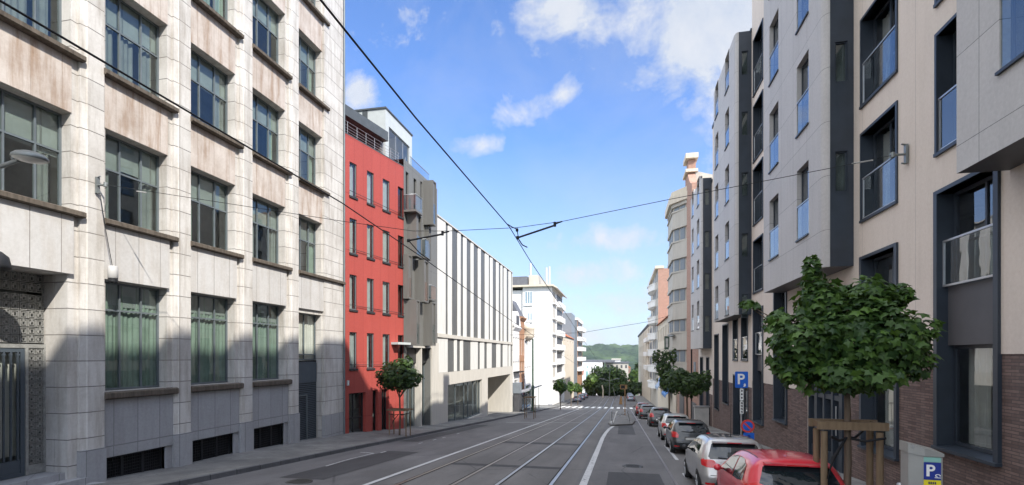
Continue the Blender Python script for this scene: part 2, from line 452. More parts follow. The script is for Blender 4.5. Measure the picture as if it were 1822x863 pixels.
for (p0, p1) in (((1205, 819), (1184, 793)), ((1177, 778), (1170, 772)), ((1224, 852), (1217, 843)), ((1158, 752), (1150, 748))):
    ribbon(b, [gnd(*p0), gnd(*p1)], .13)
ribbon(b, [gnd(900, 752), gnd(1040, 752)], .10, m=1)
struct(b.build('lane_marking', [M_PAINT, M_FADED]))
b = MB(); ribbon(b, [(1.55, y) for y in range(-24, 86, 3)], .07, .009); struct(b.build('parking_gutter', M_RUST))
b = MB()
x = -10.8
while x < 3.3:
    ribbon(b, [(x + .25, 90), (x + .25, 95), (x + .25, 99.5)], .55, .016); x += 1.12
struct(b.build('zebra_crossing', M_ZEBRA))
# a few darker repair patches
b = MB()
for (x0, x1, y0, y1) in ((-9.6, -8.2, 13, 20), (-10.9, -9.9, 24, 38), (-.4, 1.2, 6, 17), (-.2, .9, 33, 52), (-5.9, -1.9, 25, 25.9), (-5.9, -1.9, 17, 17.5)):
    ribbon(b, [((x0 + x1) / 2, y0 + (y1 - y0) * i / 4) for i in range(5)], x1 - x0, .007)
struct(b.build('road_patch', asphalt('patch_asphalt', (.062, .061, .064))))
# cast iron covers in the carriageway
for mx_, my_, lb in ((gnd(532, 858)[0], gnd(532, 858)[1], 'round iron manhole cover near the left kerb'), (.4, 18.5, 'round iron manhole cover in the right hand lane')):
    b = MB(); b.lathe((mx_, my_, gz(my_) + .012), [(.36, -.006), (.36, .004), (.31, .006), (.30, .002), (.1, .004), (0, .004)], 24)
    for q in range(6): b.box(mx_ - .22, mx_ + .22, my_ - .25 + q * .09, my_ - .22 + q * .09, gz(my_) + .012, gz(my_) + .022)
    o = b.build('manhole_cover', plain('cast_iron', (.06, .058, .056), .6, .4, .5, .3) if 'cast_iron' not in MATS else MATS['cast_iron']); rebase(o, (mx_, my_, gz(my_))); tag(o, lb, 'manhole cover')
# pavements and kerbs
REL_L = [(-30, -.05), (8, -.1), (11, -.08), (14.5, -.01), (16.6, .13), (19.8, .18), (22, .22), (24, .27), (29, .30), (34, .2), (60, .19), (262, .15)]
REL_R = [(-30, .25), (262, .3)]
def pavement(x0, x1, rel, xin):
    b = MB(); P = []
    ys = sorted(set([-30 + i for i in range(0, 130)] + [y for y in YS if y > 96]))
    for y in ys:
        zi = gz(y) + interp(rel, y)
        P += [(x0, y, gz(y) + .135), ((x0 + xin) / 2, y, (gz(y) + .135 + zi) / 2), (xin, y, zi), (x1, y, zi)]
    b.add(P, [(4 * i + k, 4 * i + k + 1, 4 * i + k + 5, 4 * i + k + 4) for i in range(len(ys) - 1) for k in range(3)])
    return b
struct(pavement(KL - .16, -17, REL_L, -14).build('pavement', M_PAVE))
struct(pavement(KR + .16, 9, REL_R, 6.5).build('pavement', M_PAVE))
for nm, x0, x1 in (('kerb', KL - .16, KL), ('kerb', KR, KR + .16)):
    b = MB(); P = []; ys = sorted({-30, 262} | set(YS) - {266, 262.0}); ys = [y for y in ys if -30 <= y <= 262]
    for y in ys: P += [(x0, y, gz(y) - .05), (x0, y, gz(y) + .14), (x1, y, gz(y) + .14), (x1, y, gz(y) - .05)]
    b.add(P, [(4 * i + k, 4 * i + k + 1, 4 * i + k + 5, 4 * i + k + 4) for i in range(len(ys) - 1) for k in range(3)])
    struct(b.build(nm, M_KERB))
# traffic island in front of the zebra crossing
b = MB()
i0, i1, i2 = gnd(1081.5, 755), gnd(1113, 752.5), gnd(1076, 772)
poly = [(i0[0], i0[1]), (i0[0] + .3, i0[1] - 2.5), (i0[0] + 2.0, i0[1] - .2), (i0[0] + 2.4, i0[1] + 6), (i0[0] + 2.0, 78), (i0[0] + .2, 78)]
P = [(x, y, gz(y) - .02) for x, y in poly] + [(x, y, gz(y) + .12) for x, y in poly]; n = len(poly)
b.add(P, [list(range(n, 2 * n))] + [(i, (i + 1) % n, n + (i + 1) % n, n + i) for i in range(n)])
struct(b.build('traffic_island', asphalt('island_top', (.17, .165, .16))))
IS = i0
# hills
def hills():
    b = MB(); nx, ny = 400, 120; P = []
    for j in range(ny):
        for i in range(nx):
            x = -900 + 1900 * i / (nx - 1); y = 900 + 1500 * j / (ny - 1)
            t = min(1, max(0, (y - 930) / 800)); t = t * t * (3 - 2 * t)
            ridge = 30 - .03 * (x + 60) * (x > -60) * (1 if x < 250 else .6)
            h = -31 + (ridge + 31) * t
            h += t * (11 * noise.noise(Vector((x / 210, y / 260, 1))) + 7 * noise.noise(Vector((x / 70, y / 90, 3))))
            h += t * 9 * abs(noise.noise(Vector((x / 31, y / 40, 5)))) + t * 7 * noise.noise(Vector((x / 13, y / 15, 9)))
            if y > 1900: h -= (y - 1900) * .06
            P.append((x, y, h))
    b.add(P, [(j * nx + i, j * nx + i + 1, (j + 1) * nx + i + 1, (j + 1) * nx + i) for j in range(ny - 1) for i in range(nx - 1)], 0, True)
    s = N('wooded_hill')
    f = s.ramp(s.noise(s.pos(), .05, 9, .75), .42, .58)
    c = s.mix(f, (.006, .016, .006, 1), (.034, .062, .020, 1))
    c = s.mix(s.ramp(s.noise(s.pos((1, .4, 1)), .009, 5), .48, .60), c, (.060, .095, .032, 1))
    s.bsdf(c, .9, .1, bump=s.noise(s.pos(), .12, 6), bs=1, bd=4)
    return b.build('hills', s.m)
struct(hills())
# ================================================================== LEFT: white stone office building
XL = -14.0
fl = left(XL)
YB = [Yp(187, XL) + 2.915 * k for k in range(-2, 4)]          # right edges of the pilasters
YEND = Yp(612, XL)
PW = .60
office = thing('office_building', 'tall white stone office block with pilasters and brown stained panels, left foreground', 'building', (-14, 14, -1))
LED = [6.20 + 4.15 * k for k in range(-0, 5)]                 # undersides of the ledges
ZTOP = 24.6
ub0 = YB[0]
# back wall (recessed plane) with every opening cut in it
holes = []
bays = []
for k in range(6):
    u0 = YB[k]
    u1 = (YB[k + 1] - PW) if k < 5 else (u0 + Yp(577, XL) - Yp(533, XL) + .05)
    bays.append((u0, u1))
WV = -.14                                                     # plane of spandrels
for k, (u0, u1) in enumerate(bays):
    a, c = u0 + .12, u1 - (.20 if k < 5 else .05)
    for L in LED: holes.append((a, c, L + .2, L + 2.72))
    if k == 1: holes.append((u0 - 1.2, u1 - .28, -1.6, 4.68))
    elif k < 5: holes += [(a, c, 1.55, 4.68), (u0 + .02, u1 - .3, -2.4, -.32)]
    else: holes += [(a, c, -1.9, 4.5)]
b = MB(fl)
b.facade(YB[0] - 6, YEND, -3.5, ZTOP, [h for h in holes], WV, .42, 0)
b.quad([(YEND, WV, -3.5), (YEND, -14, -3.5), (YEND, -14, ZTOP), (YEND, WV, ZTOP)])
b.quad([(YB[0] - 6, WV, ZTOP), (YEND, WV, ZTOP), (YEND, -14, ZTOP), (YB[0] - 6, -14, ZTOP)])
b.quad([(YB[0] - 6, WV, -3.5), (YB[0] - 6, -14, -3.5), (YB[0] - 6, -14, ZTOP), (YB[0] - 6, WV, ZTOP)])
b.build('wall', M_STONE, office)
b = MB(fl); b.quad([(YB[0] - 6, -2.6, -4), (YEND - .3, -2.6, -4), (YEND - .3, -2.6, ZTOP), (YB[0] - 6, -2.6, ZTOP)])
for L in LED: b.box(YB[0] - 6, YEND - .3, -2.5, -.75, L + .0, L + .15)
b.build('interior', M_ROOM, office)
# spandrels, stained, and carved ones over the ground floor
for k, (u0, u1) in enumerate(bays):
    e = u1 - .20 if k < 5 else u1
    for i, L in enumerate(LED[:-1]):
        b = MB(fl); b.box(u0 + .0, e, WV - .05, WV + .03, L + 2.73, LED[i + 1] - .003); b.build('spandrel', M_SPAN, office)
    b = MB(fl); b.box(u0, e, WV - .05, WV + .10, 4.69, 6.197); b.build('carved_spandrel', M_GSPAN, office)
# pilasters
for k in range(6):
    u1 = YB[k]; u0 = u1 - PW
    b = MB(fl)
    b.prism([(u0 - .03, WV - .1), (u0 - .03, -.06), (u0 + .10, -.03), (u0 + .13, .0), (u1 - .02, .0), (u1, -.02), (u1, WV - .1)], 0.0, ZTOP - .002)
    p = b.build('pilaster', M_STONE, office)
    b = MB(fl); b.prism([(u0 - .05, WV - .1), (u0 - .05, -.0), (u0 + .08, .035), (u1 + .012, .035), (u1 + .012, WV - .1)], -2.6, .02); b.build('pilaster_base', M_PLINTH, p)
ue = bays[5][1]
b = MB(fl); b.box(ue + .02, YEND - .02, WV + .004, -.02, -.35, ZTOP - .004); b.build('corner_pier', M_STONE, office)
b = MB(fl); b.box(ue, YEND + .0, WV + .004, .02, -3.2, -.352); b.build('corner_pier_base', M_PLINTH, office)
# ledges (window sills) and ground-floor sills
for k, (u0, u1) in enumerate(bays):
    for i, L in enumerate(LED):
        e = (u1 + .02) if k < 5 else (YEND + .02 if i == 0 else u1 + .35)
        b = MB(fl); b.vprism([(WV - .42, L + .02), (.06, L), (.10, L + .03), (.10, L + .14), (.04, L + .17), (WV - .42, L + .21)], u0 - .035, e); b.build('window_ledge', M_LEDGE, office)
    if 2 <= k < 5 or k == 0:
        b = MB(fl); b.vprism([(WV - .42, 1.33), (.03, 1.33), (.06, 1.36), (.06, 1.50), (.0, 1.53), (WV - .42, 1.56)], u0 - .02, u1 + .05); b.build('ground_sill', M_LEDGE, office)
# ground-floor apron panels, plinth band and basement grilles
for k, (u0, u1) in enumerate(bays):
    if k in (1, 5): continue
    b = MB(fl); b.box(u0, u1, WV - .02, WV + .06, .0, 1.328); b.box(u0 - .0, u1, WV - .02, WV + .09, -.30, .0); b.build('apron', M_PLINTH, office)
for k, (u0, u1) in enumerate(bays):
    if k in (1, 5): continue
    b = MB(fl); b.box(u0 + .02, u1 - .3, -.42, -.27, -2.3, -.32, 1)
    z0 = gz(u0) + interp(REL_L, u0) - .5
    for j in range(3):
        w = (u1 - .32 - u0) / 3; frame_bars(b, u0 + .02 + j * w, u0 + .02 + (j + 1) * w, z0, -.33, -.22, .045, .04)
    n = 26
    for j in range(n): uu = u0 + .04 + (u1 - .36 - u0) * j / n; b.box(uu, uu + .012, -.248, -.236, z0, -.34)
    for j in range(10): zz = -.38 - j * .09; b.box(u0 + .04, u1 - .32, -.25, -.238, zz, zz + .012)
    b.box(u1 - .3, u1 - .02, -.3, -.10, -2.3, -.32, 2)
    b.build('basement_grille', [M_IRON, M_DARK, M_PLINTH], office)
# windows
rng = random.Random(3)
def office_window(k, a, c, z0, z1, zs=(.60,), ground=False):
    xs = (.345, .69)
    cur = []
    if ground: cur = [(0, .33), (.33, .66), (.66, 1)]
    else:
        for (p, q) in ((0, .3), (.36, .68), (.7, 1)):
            if rng.random() < .62: cur.append((p, q - rng.random() * .14))
    w = win(office, fl, a, c, z0, z1, WV - .30, M_METFR, M_GLASSL, xs, zs, .055, .07, 'window', cur, M_CURTG if ground or rng.random() < .6 else M_CURTD)
    b = MB(fl); zb_ = z0 + (z1 - z0) * (zs[0] + .02) - (0 if ground else rng.random() * .25)
    for (p, q) in ((.02, .335), (.355, .68), (.70, .98)):
        dz = rng.random() * .12; b.quad([(a + (c - a) * p, WV - .40, zb_ + dz), (a + (c - a) * q, WV - .40, zb_ + dz), (a + (c - a) * q, WV - .40, z1), (a + (c - a) * p, WV - .40, z1)])
    b.build('blind', M_BLIND, w)
for k, (u0, u1) in enumerate(bays):
    a, c = u0 + .12, u1 - (.20 if k < 5 else .05)
    for L in LED: office_window(k, a, c, L + .21, L + 2.72, (.60,))
    if k == 1 or k == 5: continue
    office_window(k, a, c, 1.56, 4.68, (.74,), True)
# side door of the last bay: small window over a roller shutter with a wicket gate
u0, u1 = bays[5]; a, c = u0 + .12, u1 - .05
win(office, fl, a, c, 2.35, 4.5, WV - .30, M_METFR, M_GLASSL, (.5,), (.12,), .05, .07, 'window', [(0, 1)], M_CURTW)
b = MB(fl); b.box(a, c, WV - .36, WV - .27, -1.7, 2.33, 1)
for j in range(46): zz = -1.62 + j * .085; b.box(a + .02, c - .02, WV - .27, WV - .25, zz, zz + .05)
b.box(a + .02, c - .02, WV - .255, WV - .235, 1.3, 2.2)
dr = b.build('roller_shutter', [M_GREYMET, M_IRON], office)
b = MB(fl); w1 = a + (c - a) * .52; frame_bars(b, a, w1, -1.65, .75, WV - .15, .05, .05); b.build('wicket_frame', M_METFR, dr)
# main entrance of bay 1
u0, u1 = bays[1]; ex0, ex1 = u0 - 1.2, u1 - .28; EV = -.90
b = MB(fl)
b.box(ex1, ex1 + .12, EV - .1, WV - .43, -1.6, 4.68); b.box(ex0 - .1, ex1 + .12, EV - .1, WV - .43, 4.68, 4.8); b.box(ex0 - .12, ex0, EV - .1, WV - .43, -1.6, 4.68)
b.box(ex0, ex1, EV - .7, EV - .6, -1.6, 4.68, 1)
b.build('entrance_recess', [M_STONE, M_ROOM], office)
pw = .42
scr = MB(fl); za, zb, zt = -.50, 2.75, 4.68
def fret(b, ua, ub, z0, z1, n, m, v):     # pierced metal ornament: nested angular rings
    du, dz = (ub - ua) / n, (z1 - z0) / m; r = random.Random(5)
    for i in range(n):
        for j in range(m):
            p, q = ua + du * (i + .5), z0 + dz * (j + .5); t = .016
            for (hw, hh) in ((.44, .44), (.24, .26)):
                w, h = du * hw, dz * hh; s = r.uniform(-.04, .04)
                b.box(p - w, p + w, v, v + .03, q + h - t + s * 0, q + h); b.box(p - w, p + w, v, v + .03, q - h, q - h + t)
                b.box(p - w, p - w + t, v + .002, v + .028, q - h + t, q + h - t); b.box(p + w - t, p + w, v + .002, v + .028, q - h + t, q + h - t)
            if r.random() < .6: b.box(p - du * .44, p - du * .1, v + .004, v + .026, q - t, q + t)
            if r.random() < .6: b.box(p - t, p + t, v + .005, v + .025, q + dz * .1, q + dz * .5)
fret(scr, ex1 - pw, ex1 - .03, za + .25, zb, 2, 17, EV)
fret(scr, ex0, ex1 - .03, zb + .12, zt - .55, 17, 6, EV)
fret(scr, ex0, ex1 - .03, zt - .5, zt, 17, 2, EV)
scr.box(ex0, ex1, EV - .02, EV + .05, zb, zb + .1); scr.box(ex1 - .04, ex1 - .002, EV - .02, EV + .05, za, zb - .002); scr.box(ex1 - pw - .07, ex1 - pw, EV - .02, EV + .07, za, zb - .003)
scr.box(ex1 - pw, ex1 - .04, EV - .01, EV + .03, za, za + .24)
sc_ = scr.build('entrance_screen', M_GRILLE, office)
dr = MB(fl); d0, d1 = ex0 + .35, ex1 - pw - .08
frame_bars(dr, d0, d1, za, zb - .02, EV + .06, .09, .08, (.5,)); dr.box(d0 + .09, d1 - .09, EV, EV + .04, za + .09, za + .42)
n = 16
for j in range(1, n):
    uu = d0 + (d1 - d0) * j / n; dr.box(uu - .016, uu + .016, EV + .02, EV + .06, za + .42, zb - .11); dr.box(uu - .03, uu + .03, EV + .015, EV + .065, zb - .2, zb - .15)
do = dr.build('entrance_door', M_GREYMET, office)
pane(do, fl, d0, d1, za + .4, zb - .1, EV - .03, M_GLASSL)
curtain(do, fl, d0, d1, za + .5, zb - .1, EV - .2, M_CURTW, amp=.02, wl=.3)
b = MB(fl)
gb = -1.15
for j, (vv, zt_) in enumerate(((.42, -.86), (.12, -.69), (-.22, -.51))):
    b.box(ex0 - .5, ex1 + .55 - j * .22, EV - .1, vv, -2.0, zt_)
b.build('entrance_steps', M_PLINTH, office)
# drainpipe on the corner pier
b = MB(); up = YEND - .05
b.tube([(XL + .05, up, z) for z in (-1.7, 6, 12, 24)], .045, 8); b.build('downpipe', M_METFR, office)

# ================================================================== red apartment building (turned a little towards the street)
RD = R(11)
fr = Fr((-14, YEND + .02, 0), (math.sin(RD), math.cos(RD), 0), (math.cos(RD), -math.sin(RD), 0))
def solve(fr, px, v=0):
    lo, hi = -5, 60
    for _ in range(50):
        m = (lo + hi) / 2; p = fr.p(m, v, 0)
        x = CX + F_PX * (p.x * CA + p.y * SA) / (-p.x * SA + p.y * CA)
        lo, hi = (m, hi) if x < px else (lo, m)
    return lo
def zat(fr, px, py, v=0):
    p = fr.p(solve(fr, px, v), v, 0)
    return CAM_H + (HY - py) * (-p.x * SA + p.y * CA) / F_PX
red = thing('red_apartment_building', 'red clad apartment building with narrow windows and dark roof terrace', 'building', (-13.5, 27, -2))
RU1 = solve(fr, 718)
ZR = 14.1
cols = [(solve(fr, a), solve(fr, c)) for a, c in ((622, 635), (653, 665.5), (681, 693.5))]
cc = (solve(fr, 708), RU1)
# floor z from the left column
zl = lambda py: zat(fr, 628, py)
FZ = [(zl(350), zl(290)), (zl(451), zl(389)), (zl(551), zl(489)), (zl(656), zl(591))]
hs = []; hw = []
for (z0, z1) in FZ:
    for (a, c) in cols: hs.append((a, c, z0, z1)); hw.append((a, c, z0, z1))
    hs.append((cc[0], cc[1], z0, z1))
d1 = (solve(fr, 621), solve(fr, 651), -1.9, zat(fr, 635, 699)); d2 = (solve(fr, 663), solve(fr, 673), -2.0, zat(fr, 668, 694)); d3 = (solve(fr, 679), solve(fr, 692), -2.2, zat(fr, 686, 692))
b = MB(fr); b.facade(0, RU1, -3.5, ZR, hs + [d1, d2, d3], 0, .28, 0)
b.quad([(RU1, 0, -3.5), (RU1, -9, -3.5), (RU1, -9, ZR), (RU1, 0, ZR)]); b.quad([(0, 0, ZR), (RU1, 0, ZR), (RU1, -9, ZR), (0, -9, ZR)]); b.quad([(0, -.01, -3.5), (0, -9, -3.5), (0, -9, ZR), (0, -.01, ZR)])
b.build('wall', M_RED, red)
b = MB(fr); b.quad([(0.05, -1.6, -3.5), (RU1, -1.6, -3.5), (RU1, -1.6, ZR), (0.05, -1.6, ZR)]); b.build('interior', M_ROOM, red)
rng = random.Random(11)
for (a, c, z0, z1) in hw:
    w = win(red, fr, a, c, z0, z1, -.05, M_METFR, M_GLASSF, (), (), .05, .07, 'window', [(.0, .6 + .4 * rng.random())], M_CURTW)
    s = MB(fr); s.box(a - .04, c + .04, -.27, .06, z0 - .10, z0 - .002); s.build('sill', M_BLKFR, w)
for (z0, z1) in FZ:
    w = win(red, fr, cc[0], cc[1] - .002, z0, z1, -.10, M_BLKFR, M_GLASSF, (), (), .05, .07)
    s = MB(fr); s.box(cc[0] - .03, cc[1] - .003, -.27, .06, z0 - .10, z0 - .002); s.build('sill', M_BLKFR, w)
for (z0, z1) in FZ[:]:
    b = MB(); b.tube([fr.p(cols[0][0] - .1, .09, z0 + .22), fr.p(RU1 - .02, .09, z0 + .12)], .014, 6)
    b.build('guard_rail', M_BLKFR, red)
for nm, d, xs in (('garage_door', d1, (.42,)), ('side_window', d2, ()), ('entrance_door', d3, (.6,))):
    w = win(red, fr, d[0], d[1], d[2], d[3], -.2, M_BLKFR, M_GLASSF, xs, (.45,) if nm == 'garage_door' else (), .06, .08, nm)
b = MB(fr); b.box(solve(fr, 696), RU1 + .05, 0.003, .5, zat(fr, 700, 613), zat(fr, 700, 609)); b.build('door_canopy', M_LIGHTPAN, red)
b = MB(fr); b.box(solve(fr, 617), solve(fr, 619), .002, .1, zat(fr, 617, 686), zat(fr, 617, 677)); b.build('meter_box', M_LIGHTPAN, red)
# parapet, terrace with dark roof slab, rail
ZP = zat(fr, 613, 178)
b = MB(fr); b.box(0.02, solve(fr, 697), -6, -.25, ZP - .55, ZP); b.box(0.02, RU1, -6, -4.2, ZR + .002, ZP - .552, 1); b.box(.02, .5, -6, -.9, ZR + .002, ZP - .552, 2); b.box(solve(fr, 692), solve(fr, 697), -3.5, -.6, ZR + .002, ZP - .552, 2)
b.build('roof_terrace', [M_FASCIA, M_SLATE, M_BOX], red)
b = MB()
for t in range(8): u = .6 + t * .75; b.tube([fr.p(u, -.3, ZR), fr.p(u, -.3, ZR + .85)], .012, 6)
for h in (.2, .35, .5, .65, .85): b.tube([fr.p(.4, -.3, ZR + h), fr.p(RU1, -.3, ZR + h)], .012, 6)
b.build('terrace_rail', M_STEEL, red)
b = MB(fr); b.box(0, RU1, -.1, .012, ZR - .004, ZR + .05); b.build('coping', M_FASCIA, red)

# ================================================================== grey building with projecting boxes
XG = -13.0
fg = left(XG)
gy0 = fr.p(RU1, 0, 0).y + .02; gy1 = Yp(778, XG)
grey = thing('grey_apartment_building', 'grey metal apartment building with staggered box balconies beside the red one', 'building', (-13, 32, -2.2))
ZG = 14.6
gw = [(Yp(722, XG), Yp(727, XG), Zp(724, 372, XG), Zp(724, 306, XG)), (Yp(736, XG), Yp(741, XG), Zp(738, 372, XG), Zp(738, 318, XG)), (Yp(748, XG), Yp(751.5, XG), Zp(749, 372, XG), Zp(749, 323, XG))]
dz0 = Zp(740, 746, XG); dz1 = Zp(740, 619, XG)
ent = (Yp(723, XG), Yp(766, XG), dz0 - 1.2, dz1)
b = MB(fg); b.facade(gy0, gy1, -3.6, ZG, gw + [ent], 0, .5, 0)
b.quad([(gy0, 0, ZG), (gy1, 0, ZG), (gy1, -9, ZG), (gy0, -9, ZG)]); b.quad([(gy1 - .01, 0, -3.6), (gy1 - .01, -9, -3.6), (gy1 - .01, -9, ZG), (gy1 - .01, 0, ZG)])
b.build('wall', M_GREYCL, grey)
b = MB(fg); b.quad([(gy0, -1.8, -3.6), (gy1, -1.8, -3.6), (gy1, -1.8, ZG), (gy0, -1.8, ZG)]); b.build('interior', M_ROOM, grey)
for h in gw: win(grey, fg, *h, -.1, M_BLKFR, M_GLASSR, (), (), .05, .06)
w = win(grey, fg, ent[0], ent[1], ent[2], ent[3] - 1.0, -.45, M_METFR, M_GLASSF, (.34, .5, .75), (), .09, .1, 'entrance_glazing', [(0.1, .3), (.55, .95)], M_CURTW)
b = MB(fg); b.box(ent[0], ent[1], -.5, -.3, ent[3] - .99, ent[3]); b.box(ent[1], gy1 - .02, .0, .12, -3.5, dz1 + .4, 1); b.box(ent[0] + .55 * (ent[1] - ent[0]), ent[0] + .59 * (ent[1] - ent[0]), -.4, .05, -3.5, dz1, 1); b.box(gy0 + .3, gy1 - .02, 0.002, .08, dz1 + .01, dz1 + .12, 1)
b.build('entrance_lintel', [M_BLKFR, M_CONC], grey)
# box balconies: a closed side towards the camera, glass on the street side
def boxbal(pxs, pxe, pys, pye, depth, glass_frac=.45):
    # pxs: px of the near outer edge on the box front, pxe: far front edge; pys/pye: top and bottom pixel rows at pxs
    Xf = XG + depth
    y0, y1 = Yp(pxs, Xf), Yp(pxe, Xf); zt, zb = Zp(pxs, pys, Xf), Zp(pxs, pye, Xf)
    b = MB(fg); t = .09
    b.box(y0, y1, .004, depth, zb, zb + t); b.box(y0, y1, .004, depth, zt - t, zt)
    b.box(y0, y0 + t, .006, depth - .002, zb + t, zt - t); b.box(y1 - t, y1, .006, depth - .002, zb + t, zt - t)
    b.box(y0 + t, y0 + t + .35, depth - .12, depth - .05, zb + t, zt - t)
    o = b.build('box_balcony', M_BOX, grey)
    pane(o, fg, y0 + t, y1 - t, zb + t, zb + t + (zt - zb) * glass_frac, depth - .03, M_GLASSB, 'glass_balustrade')
    pane(o, fg, y0 + t, y1 - t, zb + t, zt - t, .12, M_GLASSR, 'glass_pane')
boxbal(770.5, 776.5, 320, 399, .68)
boxbal(741, 751, 378, 455, .64); boxbal(763, 767, 402, 462, .3)
boxbal(727, 734, 452, 531, .36); boxbal(755, 763, 462, 537, .66)
boxbal(741, 747.5, 533, 614, .78); boxbal(769, 775.5, 537, 615, .62)
# glass balconies between the boxes and roof penthouse
def gbal(px0, px1, py0, py1, v):
    b = MB(fg); y0, y1 = Yp(px0, XG + v), Yp(px1, XG + v); zt, zb = Zp(px0, py0, XG + v), Zp(px0, py1, XG + v)
    b.box(y0, y1, .0, v, zb - .12, zb)
    o = b.build('balcony', M_BOX, grey)
    h = MB(fg); h.tube([fg.p(y1, v, zt), fg.p(y0, v, zt), fg.p(y0, 0, zt)], .02, 6); h.build('handrail', M_STEEL, o)
    g = MB(fg); g.quad([(y0, v - .03, zb), (y1, v - .03, zb), (y1, v - .03, zt), (y0, v - .03, zt)]); g.quad([(y0 + .01, 0, zb), (y0 + .01, v, zb), (y0 + .01, v, zt), (y0 + .01, 0, zt)])
    g.build('glass_balustrade', M_GLASSB, o)
gbal(740, 752, 345, 372, .8); gbal(767, 776, 507, 531, .6); gbal(757, 763.5, 425, 456, .5)
fp = left(-14.2)
py0, py1 = Yp(686, -14.2), Yp(733, -14.2); pz0, pz1 = 13.9, Zp(686, 193, -14.2)
ph = (Yp(692, -14.2), Yp(729, -14.2), pz0 + .3, pz1 - .9)
b = MB(fp); b.facade(py0, py1, pz0, pz1, [ph], 0, .2, 0); b.quad([(py0, 0, pz0), (py0, -3.0, pz0), (py0, -3.0, pz1), (py0, 0, pz1)]); b.box(py0 - .06, py1 + .06, -5, .06, pz1 + .002, pz1 + .1, 1); b.quad([(py1, 0, pz0), (py1, -5, pz0), (py1, -5, pz1), (py1, 0, pz1)])
b.box(py0 - .02, py0 - .001, -1.55, -1.2, pz0, pz1, 1)
b.build('penthouse', [M_LIGHTPAN, M_FASCIA], grey)
win(grey, fp, *ph, -.06, M_STEEL, M_GLASSB, (.36, .7), (), .05, .06, 'penthouse_window')
b = MB(fp); zz = pz0 + .9
b.quad([(ph[0] + 1.2, .9, pz0 - .2), (py1 + .9, .9, pz0 - .2), (py1 + .9, .9, pz0 + 1.5), (ph[0] + 1.2, .9, pz0 + 1.5)]); b.build('terrace_glass', M_GLASSB, grey)
b = MB(); b.tube([fp.p(ph[0] + 1.2, .9, pz0 + 1.5), fp.p(py1 + .9, .9, pz0 + 1.5)], .025, 6); b.build('terrace_handrail', M_STEEL, grey)

# ================================================================== striped building
XS = -13.0
fs = left(XS)
sy0, sy1 = gy1 + .03, Yp(912, XS)
stri = thing('striped_building', 'long white and grey striped building with vertical concrete fins', 'building', (-13, 48, -3))
ST = 12.75; SM = Zp(790, 597, XS); SB = Zp(797, 662, XS)
X740 = lambda v: Yp(740 + v / 2.27, XS)
gl_ = (Yp(797, XS), Yp(858, XS), Zp(797, 738, XS) - 1.0, Zp(797, 685, XS)); ni = (Yp(868, XS), Yp(908, XS), -5.5, Zp(868, 672, XS))
b = MB(fs); b.facade(sy0, sy1, -5.5, SB, [gl_, ni], 0, .5, 0)
b.build('base_wall', M_CONC, stri)
b = MB(fs); NV = -4.5
b.quad([(ni[1], -.5, -5.5), (ni[1], NV, -5.5), (ni[1], NV, ni[3]), (ni[1], -.5, ni[3])]); b.quad([(ni[0], -.5, -5.5), (ni[0], NV, -5.5), (ni[0], NV, ni[3]), (ni[0], -.5, ni[3])]); b.quad([(ni[0], NV, -5.5), (ni[1], NV, -5.5), (ni[1], NV, ni[3]), (ni[0], NV, ni[3])]); b.quad([(ni[0], -.5, ni[3]), (ni[0], NV, ni[3]), (ni[1], NV, ni[3]), (ni[1], -.5, ni[3])])
b.build('entrance_niche', M_CONC, stri)
b = MB(fs); b.box(sy0, sy1, -10, -.10, SB + .002, ST - .05); b.build('facade_panel', M_SLOT, stri)
b = MB(fs); b.box(sy0, sy1, -.09, .05, SM - .16, SM + .12); b.box(sy0, sy1, -10, .02, ST - .048, ST + .05); b.build('floor_band', M_CONC, stri)
up = [(85, 122), (133, 148), (172, 183), (195, 207), (225, 235), (254, 264), (282, 296), (303, 312), (327, 336), (345, 351), (358, 368), (377, 386)]
lo = [(85, 130), (158, 168), (182, 193), (225, 252), (262, 278), (290, 308), (328, 343), (354, 372), (377, 384)]
for (rows, z0, z1) in ((up, SM + .122, ST - .05), (lo, SB + .004, SM - .162)):
    for i, (p, q) in enumerate(rows):
        a, c = X740(p), X740(q)
        if i == 0: a = sy0 + .01
        b = MB(fs); sk = .12 if i else .0
        b.prism([(a, -.097), (a + .02, -.06), (c - sk * .3, -.03), (c, -.097)], z0, z1); b.build('concrete_fin', M_FIN, stri)
# darker second-layer fins inside the wide slots
for (p, q) in ((150, 157), (207, 213), (237, 243), (265, 271), (312, 318)):
    b = MB(fs); b.box(X740(p), X740(q), -.095, -.06, SM + .124, ST - .052); b.build('slot_fin', M_SLOT, stri)
win(stri, fs, *gl_, -.25, M_METFR, M_GLASSF, (.26, .5, .62, .78, .9), (), .1, .1, 'shop_glazing')
b = MB(fs); b.quad([(sy0, -3, -5), (ni[0] - .05, -3, -5), (ni[0] - .05, -3, SB), (sy0, -3, SB)]); b.build('interior', M_ROOM, stri)
b = MB(fs); b.quad([(sy0, .0, -5), (sy0, -10, -5), (sy0, -10, ST), (sy0, 0, ST)]); b.quad([(sy1, .0, -5), (sy1, -10, -5), (sy1, -10, ST), (sy1, 0, ST)]); b.build('side_wall', M_FIN, stri)
